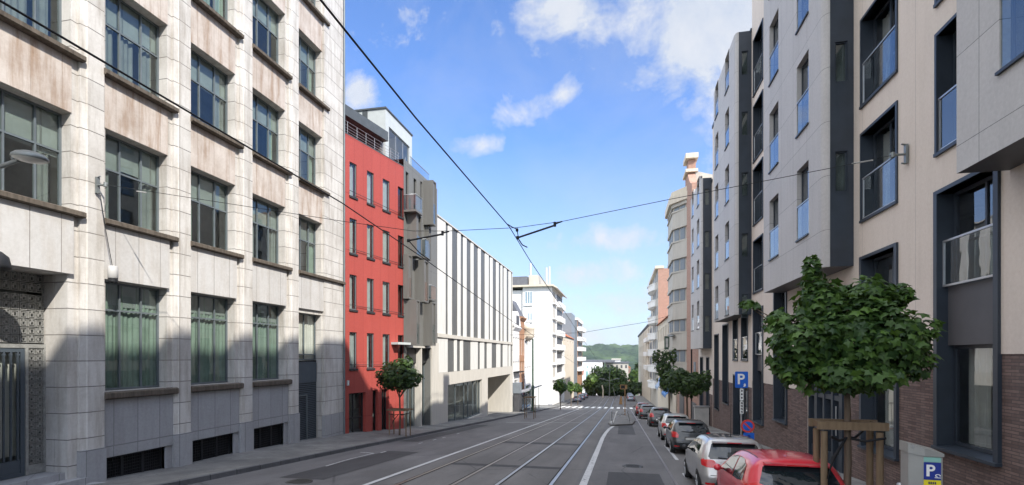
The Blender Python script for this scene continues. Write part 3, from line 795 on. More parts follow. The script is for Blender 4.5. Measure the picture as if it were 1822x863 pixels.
# ================================================================== generic street house (shell with real openings, windows as parts)
def house(name, label, side, X, u0, u1, z0, z1, rects, mat, mfr=None, mgl=None, depth=9, roof=None, gable_mat=None, extra=None, ledge=None, cat='building', cornice=None, xs=(.5,), rev=.2):
    fr_ = left(X) if side == 'L' else right(X)
    o = thing(name, label, cat, (X, (u0 + u1) / 2, gz((u0 + u1) / 2)))
    b = MB(fr_); b.facade(u0, u1, z0, z1, rects, 0, rev, 0)
    g = 1
    b.quad([(u0, 0, z0), (u0, -depth, z0), (u0, -depth, z1), (u0, 0, z1)], g); b.quad([(u1, 0, z0), (u1, -depth, z0), (u1, -depth, z1), (u1, 0, z1)], g)
    b.quad([(u0, 0, z1), (u1, 0, z1), (u1, -depth, z1), (u0, -depth, z1)], g)
    b.quad([(u0 + .05, -rev - .5, z0), (u1 - .05, -rev - .5, z0), (u1 - .05, -rev - .5, z1 - .1), (u0 + .05, -rev - .5, z1 - .1)], 2)
    b.build('wall', [mat, gable_mat or mat, M_ROOM], o)
    for h in rects: win(o, fr_, *h, -rev + .06, mfr or M_SWHITE, mgl or M_GLASSF, xs if h[1] - h[0] > .8 else (), (), .07, .06)
    if roof == 'pitch':
        b = MB(fr_); b.vprism([(.35, z1 + .003), (-depth, z1 + .003), (-depth / 2, z1 + 2.3)], u0 - .1, u1 + .1); b.build('roof', M_ROOFT, o)
    if roof == 'mansard':
        b = MB(fr_); b.vprism([(.1, z1 + .003), (-depth, z1 + .003), (-depth + 1, z1 + 2.4), (-1.2, z1 + 2.4)], u0, u1); b.build('roof', M_SLATE, o)
    if cornice:
        b = MB(fr_); b.vprism([(-.1, z1 - .5), (.05, z1 - .5), (.35, z1 - .1), (.35, z1 + .06), (-.1, z1 + .06)], u0 - .05, u1 + .05); b.build('cornice', cornice, o)
    return o, fr_
def grid(u0, u1, n, w, floors):
    r = []
    for (za, zb) in floors:
        for i in range(n):
            m = u0 + (u1 - u0) * (i + .5) / n; r.append((m - w / 2, m + w / 2, za, zb))
    return r
# ------------------------------------------------------------------ far left row
X = -13.6
a, c = Yp(912.5, X), Yp(924, X)
zf = lambda px, py: Zp(px, py, X)
fl3 = [(zf(918, p), zf(918, q)) for p, q in ((627, 600), (660, 643), (690, 668))]
o, f_ = house('townhouse', 'narrow cream townhouse with curved dormer next to the striped building', 'L', X, a + .1, c, gz(70) - 2, zf(918, 582), grid(a, c, 3, .95, fl3[:2]) + [(a + 1, c - 1, zf(918, 712), zf(918, 676))], M_WHITE, depth=11, roof='mansard', cornice=M_WHITE)
b = MB(f_); m = (a + c) / 2; zb = zf(918, 582)
pts = [(m - 2.2, zb + .05)] + [(m - 2.2 + 4.4 * i / 10, zb + .4 + 1.7 * math.sin(math.pi * i / 10)) for i in range(11)] + [(m + 2.2, zb + .05)]
b.uprism(pts, -2.5, .2); d_ = b.build('dormer', M_WHITE, o)
b = MB(f_); b.box(m - .9, m + .9, .201, .23, zb + .3, zb + 1.5); b.build('dormer_window', M_NAVY2, d_)
b = MB(f_); b.box(a + .3, c - .2, .0, .7, fl3[1][0] - .2, fl3[1][0] - .05); b.build('balcony', M_IRON, o)
a2, c2 = c + .05, Yp(933, X)
o, f_ = house('townhouse', 'tall narrow brown brick townhouse between two pale houses', 'L', X, a2, c2, gz(78) - 2, zf(928, 565), grid(a2, c2, 3, .9, [(zf(928, 632), zf(928, 603)), (zf(928, 665), zf(928, 643))]) + [(a2 + .8, c2 - .8, zf(928, 712), zf(928, 680))], M_BROWN, depth=11, roof='mansard', cornice=M_BROWN)
a3, c3 = c2 + .05, Yp(945, X)
o, f_ = house('townhouse', 'pale townhouse with rounded cornice in front of the tall white block', 'L', X, a3, c3, gz(85) - 2, zf(940, 598), grid(a3, c3, 3, 1.1, [(zf(940, 640), zf(940, 606)), (zf(940, 672), zf(940, 652))]) + [(a3 + 1.2, c3 - 1.2, zf(940, 715), zf(940, 685))], M_WHITE, depth=8, cornice=M_CREAM)
b = MB(f_); b.lathe(f_.p(a3 + 1.6, .2, zf(938, 597)), [(0, -.9), (.5, -.7), (.95, -.25), (1.0, 0), (1.0, .9), (1.1, 1.0), (.2, 1.8), (0, 1.8)], 16); b.build('oriel', M_CREAM, o)
# white apartment block
X = -13.2
a, c = Yp(982.5, X), Yp(1000.5, X)
WZ = Zp(982, 509, X)
o, f_ = house('apartment_block', 'tall white apartment block with windowless white side wall and flat roof overhang', 'L', X, a, c, gz(100) - 3, WZ, [], M_WHITE, depth=5.9, gable_mat=M_WHITE)
b = MB(f_); b.box(a + .3, c - .2, -16, -5.95, gz(100) - 3, WZ - .6); b.build('rear_wing', M_WHITE, o)
gp = lambda px: lat(px, a)
gzz = lambda py: CAM_H + (HY - py) * (-gp(955) * SA + a * CA) / F_PX
for (p0, p1, q0, q1) in ((933, 948, 518, 541), (938, 948, 556, 571)):
    x0, x1 = gp(p0), gp(p1)
    b = MB(); b.box(x0, x1, a - .25, a - .003, gzz(q1) - .3, gzz(q1)); b.build('balcony', M_WHITE, o)
    b = MB(); b.box(x0 + .15, x1 - .1, a - .06, a - .004, gzz(q1) + .05, gzz(q0)); k = b.build('window', M_SWHITE, o)
    b = MB(); w = (x1 - x0 - .25) / 3
    for i in range(3): b.quad([(x0 + .22 + i * w, a - .065, gzz(q1) + .15), (x0 + .10 + (i + 1) * w, a - .065, gzz(q1) + .15), (x0 + .10 + (i + 1) * w, a - .065, gzz(q0) - .1), (x0 + .22 + i * w, a - .065, gzz(q0) - .1)])
    b.build('glass_pane', plain('pale_blue_glass', (.22, .30, .36), .1, .6) if 'pale_blue_glass' not in MATS else MATS['pale_blue_glass'], k)
b = MB(f_); b.vprism([(-16, WZ), (.2, WZ), (1.1, WZ - .5), (1.15, WZ - .35), (.3, WZ + .35), (-16, WZ + .35)], a - .7, c + .3); b.build('roof', M_CREAM, o)
b = MB(f_); b.box(a + 3, a + 7, -10.5, -5.5, WZ + .35, WZ + 2.6); b.box(a + 3.5, c - 1, -5.3, -3.3, WZ + .35, WZ + 2.9, 1); b.build('roof_plant_room', [M_SLATE, M_GREYC], o)
b = MB(f_)
for v, h in ((-5.0, 5.4), (-1.7, 4.4), (-1.1, 4.6)): b.tube([f_.p(a + 4, v, WZ), f_.p(a + 4, v, WZ + h)], .22, 8)
b.build('chimney_flue', M_LIGHTPAN, o)
zz = WZ - 3.4; i = 0
while zz > gz(105) + 2.5:
    b = MB(f_); b.box(a + 7, c - .5, .0, .75, zz, zz + 1.15); b.build('balcony', M_WHITE, o)
    w = MB(f_); w.box(a + 7.5, c - 1, .004, .05, zz + 1.2, zz + 2.7); k = w.build('window', M_NAVY2, o)
    w = MB(f_); w.box(a + 1.2, a + 4.2, .004, .05, zz + .5, zz + 2.5); k = w.build('window', M_GREYC, o)
    w = MB(f_); w.box(a + .2, a + 6, .004, .55, zz + .0, zz + .16); w.build('balcony_slab', M_WHITE, o)
    zz -= 3.0
# grey sided building behind, low cream house before it, last brick/white block
X = -13.0
a, c = Yp(1023, X) - 4, Yp(1026.5, X)
o, f_ = house('apartment_block', 'blue grey sided block with red chimney stacks behind the white block', 'L', X - .6, a, c, gz(140) - 3, Zp(1020, 556, X), [], M_BLUEGREY, depth=11, gable_mat=M_BLUEGREY)
zt = Zp(1020, 556, X)
b = MB(f_); b.box(a + .5, a + 2.5, -9.5, -7.5, zt, zt + 3.4); b.box(a + .5, a + 2, -5.5, -2.5, zt, zt + 1.2); b.build('chimney', M_ORANGE, o)
b = MB(f_); b.box(a - .3, c, -11.2, -3.0, zt - .8, zt + .25); b.build('roof', M_SLATE, o)
b = MB(f_); b.box(a - .25, a - .003, -11, -.2, gz(140), zt - 10); b.build('lower_side_wall', M_GREYC, o)
a, c = Yp(1002, X), Yp(1021, X) 
zt = Zp(1010, 600, X)
o, f_ = house('townhouse', 'low cream house with tiled roof between white block and grey block', 'L', X, a, c, gz(125) - 3, zt, grid(a, c, 4, 1.5, [(zt - 3.2, zt - .9), (zt - 6.6, zt - 4.4)]), M_CREAM, depth=7, roof='pitch')
o, f_ = house('corner_shop', 'low white shop house with glazed front beside the pitched cream house', 'L', X + .3, Yp(1000.8, X) , a - .05, gz(118) - 3, zt - 2.5, [(Yp(1000.8, X) + .2, a - .3, gz(118) + .5, gz(118) + 3)], M_WHITE, depth=7)
a, c = Yp(1027, X), Yp(1036, X)
zt = Zp(1030, 572, X)
rr = []
o, f_ = house('apartment_block', 'far brick apartment block with white bowed balconies at the end of the left row', 'L', X, a, c, gz(160) - 3, zt, [], M_BROWN, depth=10, gable_mat=M_BLUEGREY)
b = MB(f_); b.box(a - .2, c, -10, .3, zt, zt + .7); b.build('roof', M_WHITE, o)
for i in range(5):
    z = zt - 3.1 * (i + 1)
    b = MB(f_); b.prism([(a + 1, 0), (a + 2, 1.2), (c - 3, 1.5), (c - 1, 0)], z, z + 1.2); b.build('balcony', M_WHITE, o)
    b = MB(f_); b.box(a + 2, c - 3, .004, .06, z + 1.3, z + 2.8); b.build('window', M_NAVY2, o)
    b = MB(f_); b.box(a + 2.5, c - 4, .004, .4, z + 2.85, z + 3.05); b.build('balcony_slab', M_WHITE, o)
# left row beyond, down to the square
wb = thing('office_building', 'long white flat roofed building with square windows beyond the trees at the street end', 'building', (-20, 268, -18))
FW = Fr((0, 262, 0), (1, 0, 0), (0, -1, 0))
def px_at(px, py, y):
    p = onY(px, py, y); return p.x, p.z
x0, zb = px_at(1030, 700, 262); x1, zt = px_at(1072, 645, 262)
rr = []
for i in range(4):
    for (q0, q1) in ((652, 657.5), (660, 665)):
        u = px_at(1052 + i * 4.2, 650, 262)[0]; rr.append((u, u + .62, px_at(1050, q1, 262)[1], px_at(1050, q0, 262)[1]))
b = MB(FW); b.facade(x0, x1, zb - 6, zt, rr, 0, .3, 0); b.quad([(x0, 0, zt), (x1, 0, zt), (x1, -30, zt), (x0, -30, zt)], 0); b.quad([(x1, 0, zb - 6), (x1, -30, zb - 6), (x1, -30, zt), (x1, 0, zt)]); b.build('wall', M_WHITE, wb)
for h in rr:
    b = MB(FW); b.box(h[0], h[1], -.28, -.2, h[2], h[3]); b.build('window', M_NAVY2, wb)
b = MB(FW); b.box(x0, x1 + 6, -34, -1, zt + .003, zt + 1.1); b.build('roof', M_SLATE, wb)
mu = MB(FW)
for (cx, cw, q0, q1, mm) in ((1037, 2.2, 651, 668, 0), (1044.5, 2.4, 659, 678, 1), (1045, 1.3, 651, 655, 1)):
    xa, za = px_at(cx - cw, q1, 262); xb, zc = px_at(cx + cw, q0, 262); n = 14
    pts = [((xa + xb) / 2 + (xb - xa) / 2 * math.cos(6.283 * i / n) * (1 + .15 * math.sin(i * 2.3)), (za + zc) / 2 + (zc - za) / 2 * math.sin(6.283 * i / n)) for i in range(n)]
    mu.uprism(pts, .003, .03, mm)
mu.build('mural', [plain('mural_red', (.42, .2, .15), .8), plain('mural_teal', (.22, .38, .38), .8)], wb)
for nm, lb, (p0, p1, q0, q1, yy, m1) in (
        ('warehouse', 'white cube shaped rooftop block above the end of the street', (1089, 1104, 638, 646, 275, M_WHITE)),
        ('warehouse', 'grey roofed low hall beside the trees at the street end', (1078, 1118, 644, 668, 270, M_GREYC)),
        ('house', 'small pink gabled house low in the valley right of the trees', (1112, 1122, 652, 672, 300, M_ORANGE))):
    xa, za = px_at(p0, q1, yy); xb, zb = px_at(p1, q0, yy); t = thing(nm, lb, 'building', ((xa + xb) / 2, yy, za))
    fr_ = Fr((0, yy, 0), (1, 0, 0), (0, -1, 0)); b = MB(fr_)
    b.box(xa, xb, -14, 0, za - 12, zb - .8)
    b.build('wall', m1, t); b = MB(fr_)
    if nm == 'warehouse': b.box(xa - .3, xb + .3, -14.3, .3, zb - .79, zb)
    else: b.uprism([(xa - .3, zb - .8), (xb + .3, zb - .8), ((xa + xb) / 2, zb + .8)], -14, .2)
    b.build('roof', M_SLATE if nm == 'warehouse' and m1 is M_GREYC else (M_ROOFT if nm == 'house' else M_GREYC), t)
    b = MB(fr_)
    for i in range(5): u = xa + (xb - xa) * (i + .3) / 5; b.box(u, u + (xb - xa) * .08, .003, .04, zb - 3.2, zb - 1.6)
    b.build('window_row', M_NAVY2, t)
for i, (px, py, w, h) in enumerate(((1106, 619, 18, 9), (1116, 616, 30, 14), (1124, 617, 8, 12), (1097, 621, 10, 6))):
    yy = 1780; xa, zt = px_at(px, py, yy)
    lbs = ['low pale tower block on the hilltop left of the wide one', 'wide pale blue tower block on the hilltop', 'slim pale tower block at the right end of the hilltop group', 'small white building on the hill ridge, leftmost of the hilltop group']
    t = thing('tower_block', lbs[i], 'tower', (xa, yy, zt - h)); fr_ = Fr((0, yy, 0), (1, 0, 0), (0, -1, 0))
    b = MB(fr_); b.box(xa - w / 2, xa + w / 2, -15, 0, zt - h - 20, zt); b.build('wall', M_WHITE, t)
    b = MB(fr_)
    for k in range(3): b.box(xa - w * .45, xa + w * .45, .01, .3, zt - h * (k + 1) / 3.4, zt - h * (k + .5) / 3.4)
    b.build('window_row', M_BLUEGREY, t)

# ------------------------------------------------------------------ bus shelter, green pole, blue bin etc on the left pavement
P = lambda px, py, y: onY(px, py, y)
ysh = 62.5
t = thing('bus_shelter', 'bus shelter with slanted pale roof and dark end wall by the townhouses', 'shelter', (-12.4, 68, gz(68) + .15))
zr = gz(68) + 2.75
b = MB(); b.add([(-13.3, 63, zr - .1), (-11.6, 63, zr + .25), (-11.6, 76, zr + .25), (-13.3, 76, zr - .1), (-13.3, 63, zr + .08), (-11.6, 63, zr + .43), (-11.6, 76, zr + .43), (-13.3, 76, zr + .08)], [(0, 1, 2, 3), (4, 5, 6, 7), (0, 1, 5, 4), (1, 2, 6, 5), (2, 3, 7, 6), (3, 0, 4, 7)]); b.build('roof', M_CANOPY, t)
b = MB(); b.box(-13.3, -12.2, 63.2, 63.3, gz(63) + .1, zr - .05); b.build('end_wall', M_NAVY2, t)
b = MB(); b.box(-13.28, -13.2, 63.4, 75.8, gz(75), zr - .1); b.build('rear_glass', M_GLASSB, t)
for y in (64, 70, 75.6):
    b = MB(); b.tube([(-12.0, y, gz(y)), (-12.0, y, zr)], .05, 8); b.build('post', M_IRON, t)
b = MB(); b.box(-13.1, -12.6, 66, 73, gz(70) + .55, gz(70) + .62); b.build('bench', M_STEEL, t)
def pole(name, label, x, y, h, r, mat, cat='pole', group=None):
    z = gz(y) + .1; b = MB(); b.tube([(x, y, z), (x, y, z + h * .35), (x, y, z + h * .36), (x, y, z + h)], [r * 1.5, r * 1.5, r, r * .8], 10)
    b.lathe((x, y, z), [(r * 2.4, 0), (r * 2.4, .1), (r * 1.5, .16)], 10)
    o = b.build(name, mat); rebase(o, (x, y, z)); tag(o, label, cat, group); return o
yy = 66; pole('tram_pole', 'dark green tram line pole beside the bus shelter', lat(948, yy), yy, 9.5, .13, M_GREENP)
ya = 61.6
o = thing('entrance_kiosk', 'grey kiosk column with glass top beside the end of the striped building', 'kiosk', (-12.6, ya, gz(ya)))
b = MB(); b.box(-13.0, -12.3, ya + .3, ya + 1.4, gz(ya) - .2, gz(ya) + 2.4); b.build('column', M_NAVY2, o)
b = MB(); b.box(-13.1, -12.2, ya + .2, ya + 1.5, gz(ya) + 2.41, gz(ya) + 3.7); b.build('glass_top', M_BLUEGREY, o)
t = thing('traffic_barrier', 'low steel barrier with crossed rails on the traffic island', 'barrier', (IS[0] + .5, IS[1], gz(IS[1]) + .1))
yb = IS[1] - .4; xa = lat(1088, yb); xb = lat(1122, yb); zb = gz(yb) + .1
b = MB(); b.tube([(xa, yb, zb), (xa, yb, zb + 1.02)], [.055, .04], 8); b.lathe((xa, yb, zb), [(.16, 0), (.14, .12), (.05, .2)], 10); b.build('post', M_STEEL, t)
b = MB(); b.tube([(xb, yb + 3, zb - .2), (xb - .25, yb + 3, zb + .85)], .05, 8); b.build('post', M_STEEL, t)
b = MB(); b.tube([(xa, yb, zb + .95), ((xa + xb) / 2, yb + 1.5, zb + .5), (xb - .1, yb + 3, zb + .85)], .018, 6); b.tube([(xa + .1, yb, zb + .35), ((xa + xb) / 2, yb + 1.5, zb + .62), (xb - .05, yb + 3, zb + .3)], .018, 6); b.build('rail', M_STEEL, t)
b = MB(); b.tube([(xa + .15, yb, zb + .1), (xa + .35, yb + .3, zb + .8), (xa + .45, yb + .5, zb + .95)], .03, 8); b.build('reflective_post', M_SWHITE, t)
yp = 60; xp = lat(1112, yp)
t = thing('sign_post', 'tall rust coloured post with a small box sign on the traffic island', 'post', (xp, yp, gz(yp)))
b = MB(); b.tube([(xp, yp, gz(yp) + .1), (xp, yp, gz(yp) + 3.6)], .055, 8); b.build('pole', M_CORTEN, t)
b = MB(); b.box(xp - .55, xp + .25, yp - .04, yp + .04, gz(yp) + 3.1, gz(yp) + 3.62); b.box(xp - .45, xp + .02, yp - .05, yp - .041, gz(yp) + 3.18, gz(yp) + 3.54, 1); b.build('box_sign', [M_CORTEN, M_IRON], t)
yq = 112
t = thing('direction_sign', 'narrow dark information totem beyond the zebra crossing', 'totem', (lat(1105, yq), yq, gz(yq)))
xq = lat(1104.5, yq); b = MB(); b.add([(xq - .35, yq, gz(yq)), (xq + .35, yq, gz(yq)), (xq + .22, yq, gz(yq) + 1.7), (xq - .1, yq, gz(yq) + 1.7), (xq - .35, yq + .2, gz(yq)), (xq + .35, yq + .2, gz(yq)), (xq + .22, yq + .2, gz(yq) + 1.7), (xq - .1, yq + .2, gz(yq) + 1.7)], [(0, 1, 2, 3), (4, 5, 6, 7), (0, 1, 5, 4), (1, 2, 6, 5), (2, 3, 7, 6), (3, 0, 4, 7)]); b.build('panel', M_CORTEN, t)
# double-arm lamp post at the end
yl = 158; xl = lat(1084.5, yl); zl_ = gz(yl)
t = thing('street_lamp', 'slim double armed street lamp in front of the trees at the street end', 'street lamp', (xl, yl, zl_))
b = MB(); b.tube([(xl, yl, zl_), (xl, yl, zl_ + 7.6)], [.13, .08], 8); b.build('pole', M_LAMPM, t)
for sg in (-1, 1):
    b = MB(); b.tube([(xl, yl, zl_ + 4.9), (xl + sg * 2.4, yl, zl_ + 5.5 * (1 if sg > 0 else .97))], .07, 6); b.box(min(xl + sg * 1.5, xl + sg * 3), max(xl + sg * 1.5, xl + sg * 3), yl - .15, yl + .15, zl_ + 5.42, zl_ + 5.6); b.build('lamp_arm', M_LAMPM, t)
for i, (px, h, lb) in enumerate(((1072.5, 3.6, 'short yellowish sign post left of the double armed lamp'), (1095, 3.2, 'thin bent grey post right of the double armed lamp'))):
    y = 150; x = lat(px, y); b = MB(); b.tube([(x, y, gz(y)), (x + .1 - i * .5, y, gz(y) + h * .6), (x - .2 - i * .6, y, gz(y) + h)], .09 + .1 * (1 - i), 8); o = b.build('sign_post', M_CREAM if i == 0 else M_LAMPM); rebase(o, (x, y, gz(y))); tag(o, lb, 'post')
# ================================================================== RIGHT: concrete apartment buildings with navy window linings and bays
XR = 6.5; XB = 5.72
frr = right(XR)
def rwindow(par, fr_, ua, ub, za, zb, v=0, dep=.34, bal=.47, xs=(.45,), cur=None, t=.07, rail=True, balv=None, mg=None, sill=True, name='window'):
    b = MB(fr_); o0, o1 = v + .035, v - dep
    b.box(ua - .03, ua + t - .03, o1, o0, za, zb); b.box(ub - t + .03, ub + .03, o1, o0, za, zb)
    b.box(ua - .03, ub + .03, o1, o0, zb, zb + t); b.box(ua - .03, ub + .03, o1, o0 + .02, za - t, za)
    frame_bars(b, ua + t - .03, ub - t + .03, za, zb, o1 + .07, .06, .06, xs)
    o = b.build(name, M_NAVY, par)
    pane(o, fr_, ua + t, ub - t, za + .05, zb - .05, o1 + .04, mg or M_GLASSR)
    for (a, c) in (cur or ()): curtain(o, fr_, ua + (ub - ua) * a + .05, ua + (ub - ua) * c - .05, za + .1, zb - .1, o1 - .12, M_CURTW)
    if bal:
        bv = v - .02 if balv is None else balv
        g = MB(fr_); h = za + (zb - za) * bal; g.quad([(ua + t, bv, za + .06), (ub - t, bv, za + .06), (ub - t, bv, h), (ua + t, bv, h)]); gg = g.build('glass_balustrade', M_GLASSB, o)
        g = MB(fr_); g.box(ua + t - .03, ub - t + .03, bv - .025, bv + .02, h, h + .035); g.box(ua + t - .03, ub - t + .03, bv - .02, bv + .015, za + .03, za + .06); g.box(ub - t - .01, ub - t + .02, bv - .02, bv + .015, za + .06, h); g.box(ua + t - .02, ua + t + .01, bv - .02, bv + .015, za + .06, h); g.build('handrail', M_STEEL, o)
    return o
ap1 = thing('apartment_building', 'nearest right hand pinkish concrete apartment building with navy framed windows and grey bays', 'building', (XR, 14, -1))
Y0, Y1 = -14.0, 27.95
# window columns
R1 = (Yp(1597, XR), Yp(1533, XR)); R2 = (Yp(1778, XR), Yp(1667, XR)); CW = (Yp(1358, XR), Yp(1341, XR))
zr = lambda px, py: Zp(px, py, XR)
FH = 3.15
r1z = [(6.28 + FH * k, 6.28 + FH * k + 2.33) for k in range(4)]
r2z = [(6.80 + FH * k, 6.80 + FH * k + 2.45) for k in range(4)]
cz = [(zr(1341, p), zr(1341, q)) for p, q in ((521.5, 432), (401, 305), (289, 193), (171.5, 75))]
tall = [(R1[0], R1[1], zr(1540, 795), zr(1535, 462)), (R2[0], R2[1], .66, 5.92), (Yp(1400, XR), Yp(1378, XR), zr(1378, 745), zr(1378, 520)), (CW[0], CW[1], zr(1342, 748), zr(1342, 552))]
shop = (Yp(1513, XR), Yp(1437, XR), -1.9, zr(1437, 600))
door = (Yp(1331, XR), Yp(1305, XR), -2.6, zr(1305, 668))
smallw = [(Yp(1331, XR), Yp(1319.5, XR), zr(1320, 640), zr(1320, 562)), (Yp(1313, XR), Yp(1304.5, XR), zr(1305, 640), zr(1305, 570))]
holes = [(R1[0], R1[1], a, c) for a, c in r1z] + [(R2[0], R2[1], a, c) for a, c in r2z] + [(CW[0], CW[1], a, c) for a, c in cz] + tall + [shop]
# columns of the part behind the camera
back = []
for uu in (-11, -7, -3.2, 1.0, 5.0):
    for k in range(6): back.append((uu, uu + 1.9, 1.2 + FH * k, 3.6 + FH * k))
ROOF = 20.7
b = MB(frr); BRK = [(Y0, 13.75, 2.58), (13.75, 21.2, 2.33), (21.2, Y1, 1.28)]
for (a, c, zb) in BRK:
    hh = [h for h in holes + back if h[0] >= a - .01 and h[1] <= c + .01]
    b.facade(a, c, zb, ROOF, hh, 0, .36, 0, 0); b.facade(a, c, -4, zb - .002, hh, -.015, .35, 1, 1)
b.quad([(Y1, 0, -4), (Y1, -12, -4), (Y1, -12, ROOF), (Y1, 0, ROOF)], 0); b.quad([(Y0, 0, -4), (Y0, -12, -4), (Y0, -12, ROOF), (Y0, 0, ROOF)], 0); b.quad([(Y0, 0, ROOF), (Y1, 0, ROOF), (Y1, -12, ROOF), (Y0, -12, ROOF)], 0)
b.build('wall', [M_PINK, M_BRICK], ap1)
b = MB(frr); b.quad([(Y0, -1.9, -4), (Y1, -1.9, -4), (Y1, -1.9, ROOF - .1), (Y0, -1.9, ROOF - .1)])
for k in range(7): b.box(Y0, Y1 - .05, -1.85, -.5, -.35 + FH * k, -.15 + FH * k)
b.build('interior', M_ROOM, ap1)
b = MB(frr); b.box(Y0, 6.5, -11, -.5, ROOF + .004, 27.2); b.box(7.0, Y1 - .3, -11, -3.2, ROOF + .004, ROOF + 3.0, 0); b.build('penthouse', M_BAY, ap1)
b = MB(frr); b.box(Y0, Y1, -.4, .06, ROOF + .005, ROOF + .25); b.build('parapet', M_PINK, ap1)
b = MB();
for k in range(12): y = 7 + k * 1.9; b.tube([(XR + .1, y, ROOF + .2), (XR + .1, y, ROOF + 1.2)], .02, 6)
b.tube([(XR + .1, 7, ROOF + 1.2), (XR + .1, Y1, ROOF + 1.2)], .025, 6); b.build('roof_rail', M_NAVY, ap1)
rng = random.Random(5)
for (a, c) in r1z: rwindow(ap1, frr, R1[0], R1[1], a, c, 0, .34, .48, (.5,), [(.0, .45), (.6, .95)])
for (a, c) in r2z: rwindow(ap1, frr, R2[0], R2[1], a, c, 0, .34, .45, (.5,), [(.0, .4)])
for (a, c) in cz: rwindow(ap1, frr, CW[0], CW[1], a, c, 0, .34, .46, (.5,), [(.1, .6)])
for (a, c, z0, z1) in back: rwindow(ap1, frr, a, c, z0, z1, 0, .34, .45, (.5,))
# tall two-storey frames: window + balustrade above, metal panel, window below
def tallframe(u0, u1, z0, z1, f1, f2, cur=None):
    b = MB(frr); t = .08
    b.box(u0 - .04, u0 + t, -.36, .05, z0, z1); b.box(u1 - t, u1 + .04, -.36, .05, z0, z1); b.box(u0 - .04, u1 + .04, -.36, .05, z1, z1 + t)
    b.vprism([(-.36, z0 + .05), (-.36, z0 - .03), (.09, z0 - .06), (.09, z0)], u0 - .05, u1 + .05)
    za, zb = z0 + (z1 - z0) * f1, z0 + (z1 - z0) * f2
    frame_bars(b, u0 + t, u1 - t, z0 + .05, za, -.26, .07, .07, (.16,)); frame_bars(b, u0 + t, u1 - t, zb, z1, -.26, .07, .07, (.42,))
    o = b.build('tall_window', M_NAVY, ap1)
    g = MB(frr); g.box(u0 + t, u1 - t, -.30, -.16, za + .003, zb - .003); g.build('metal_panel', M_NAVY2, o)
    pane(o, frr, u0 + t, u1 - t, z0 + .1, za, -.29, M_GLASSR); pane(o, frr, u0 + t, u1 - t, zb, z1, -.29, M_GLASSR)
    for q in (cur or ()): curtain(o, frr, u0 + t + (u1 - u0) * q[0], u0 + t + (u1 - u0) * (q[1] - .1), z0 + .1, za - .05, -.45, M_CURTW)
    hb = zb + (z1 - zb) * .47
    g = MB(frr); g.quad([(u0 + t, -.08, zb + .02), (u1 - t, -.08, zb + .02), (u1 - t, -.08, hb), (u0 + t, -.08, hb)]); g.build('glass_balustrade', M_GLASSB, o)
    g = MB(frr); g.box(u0 + t, u1 - t, -.10, -.06, hb, hb + .04); g.box(u0 + t, u1 - t, -.10, -.06, zb - .02, zb + .02); g.box(u1 - t - .03, u1 - t, -.10, -.06, zb + .021, hb - .001); g.build('handrail', M_STEEL, o)
tallframe(*tall[0], .47, .62, [(.1, .9)]); tallframe(*tall[1], .40, .635, [(.0, .3), (.5, .95)]); tallframe(*tall[2], .45, .6, [(.1, .6)]); tallframe(*tall[3], .45, .6, [(.2, .8)])
# shop front and entrance under the first bay
u0, u1, z0, z1 = shop
b = MB(frr); n = 5
for i in range(n + 1):
    u = u0 + (u1 - u0) * i / n; w = .12 if i in (1, 4) else .07
    b.box(max(u0, u - w), min(u1, u + w), -.34, -.02 if i not in (1,) else .0, z0, z1)
b.box(u0, u1, -.33, -.05, z1 - .18, z1 - .001); b.box(u0, u1, -.33, -.05, 1.15, 1.3); b.box(u0, u1, -.32, -.1, z0, gz(18) + .75)
o = b.build('shop_front', M_NAVY, ap1); pane(o, frr, u0 + .05, u1 - .05, z0, z1 - .1, -.2, M_GLASSR)
curtain(o, frr, u0 + 1.4, u1 - 1.0, z0 + .5, z1 - .4, -.6, M_CURTW)
b = MB(); b.tube([frr.p(u0 + .85, .06, .1), frr.p(u0 + .85, .06, 1.0)], .02, 8); b.build('door_handle', M_STEEL, o)
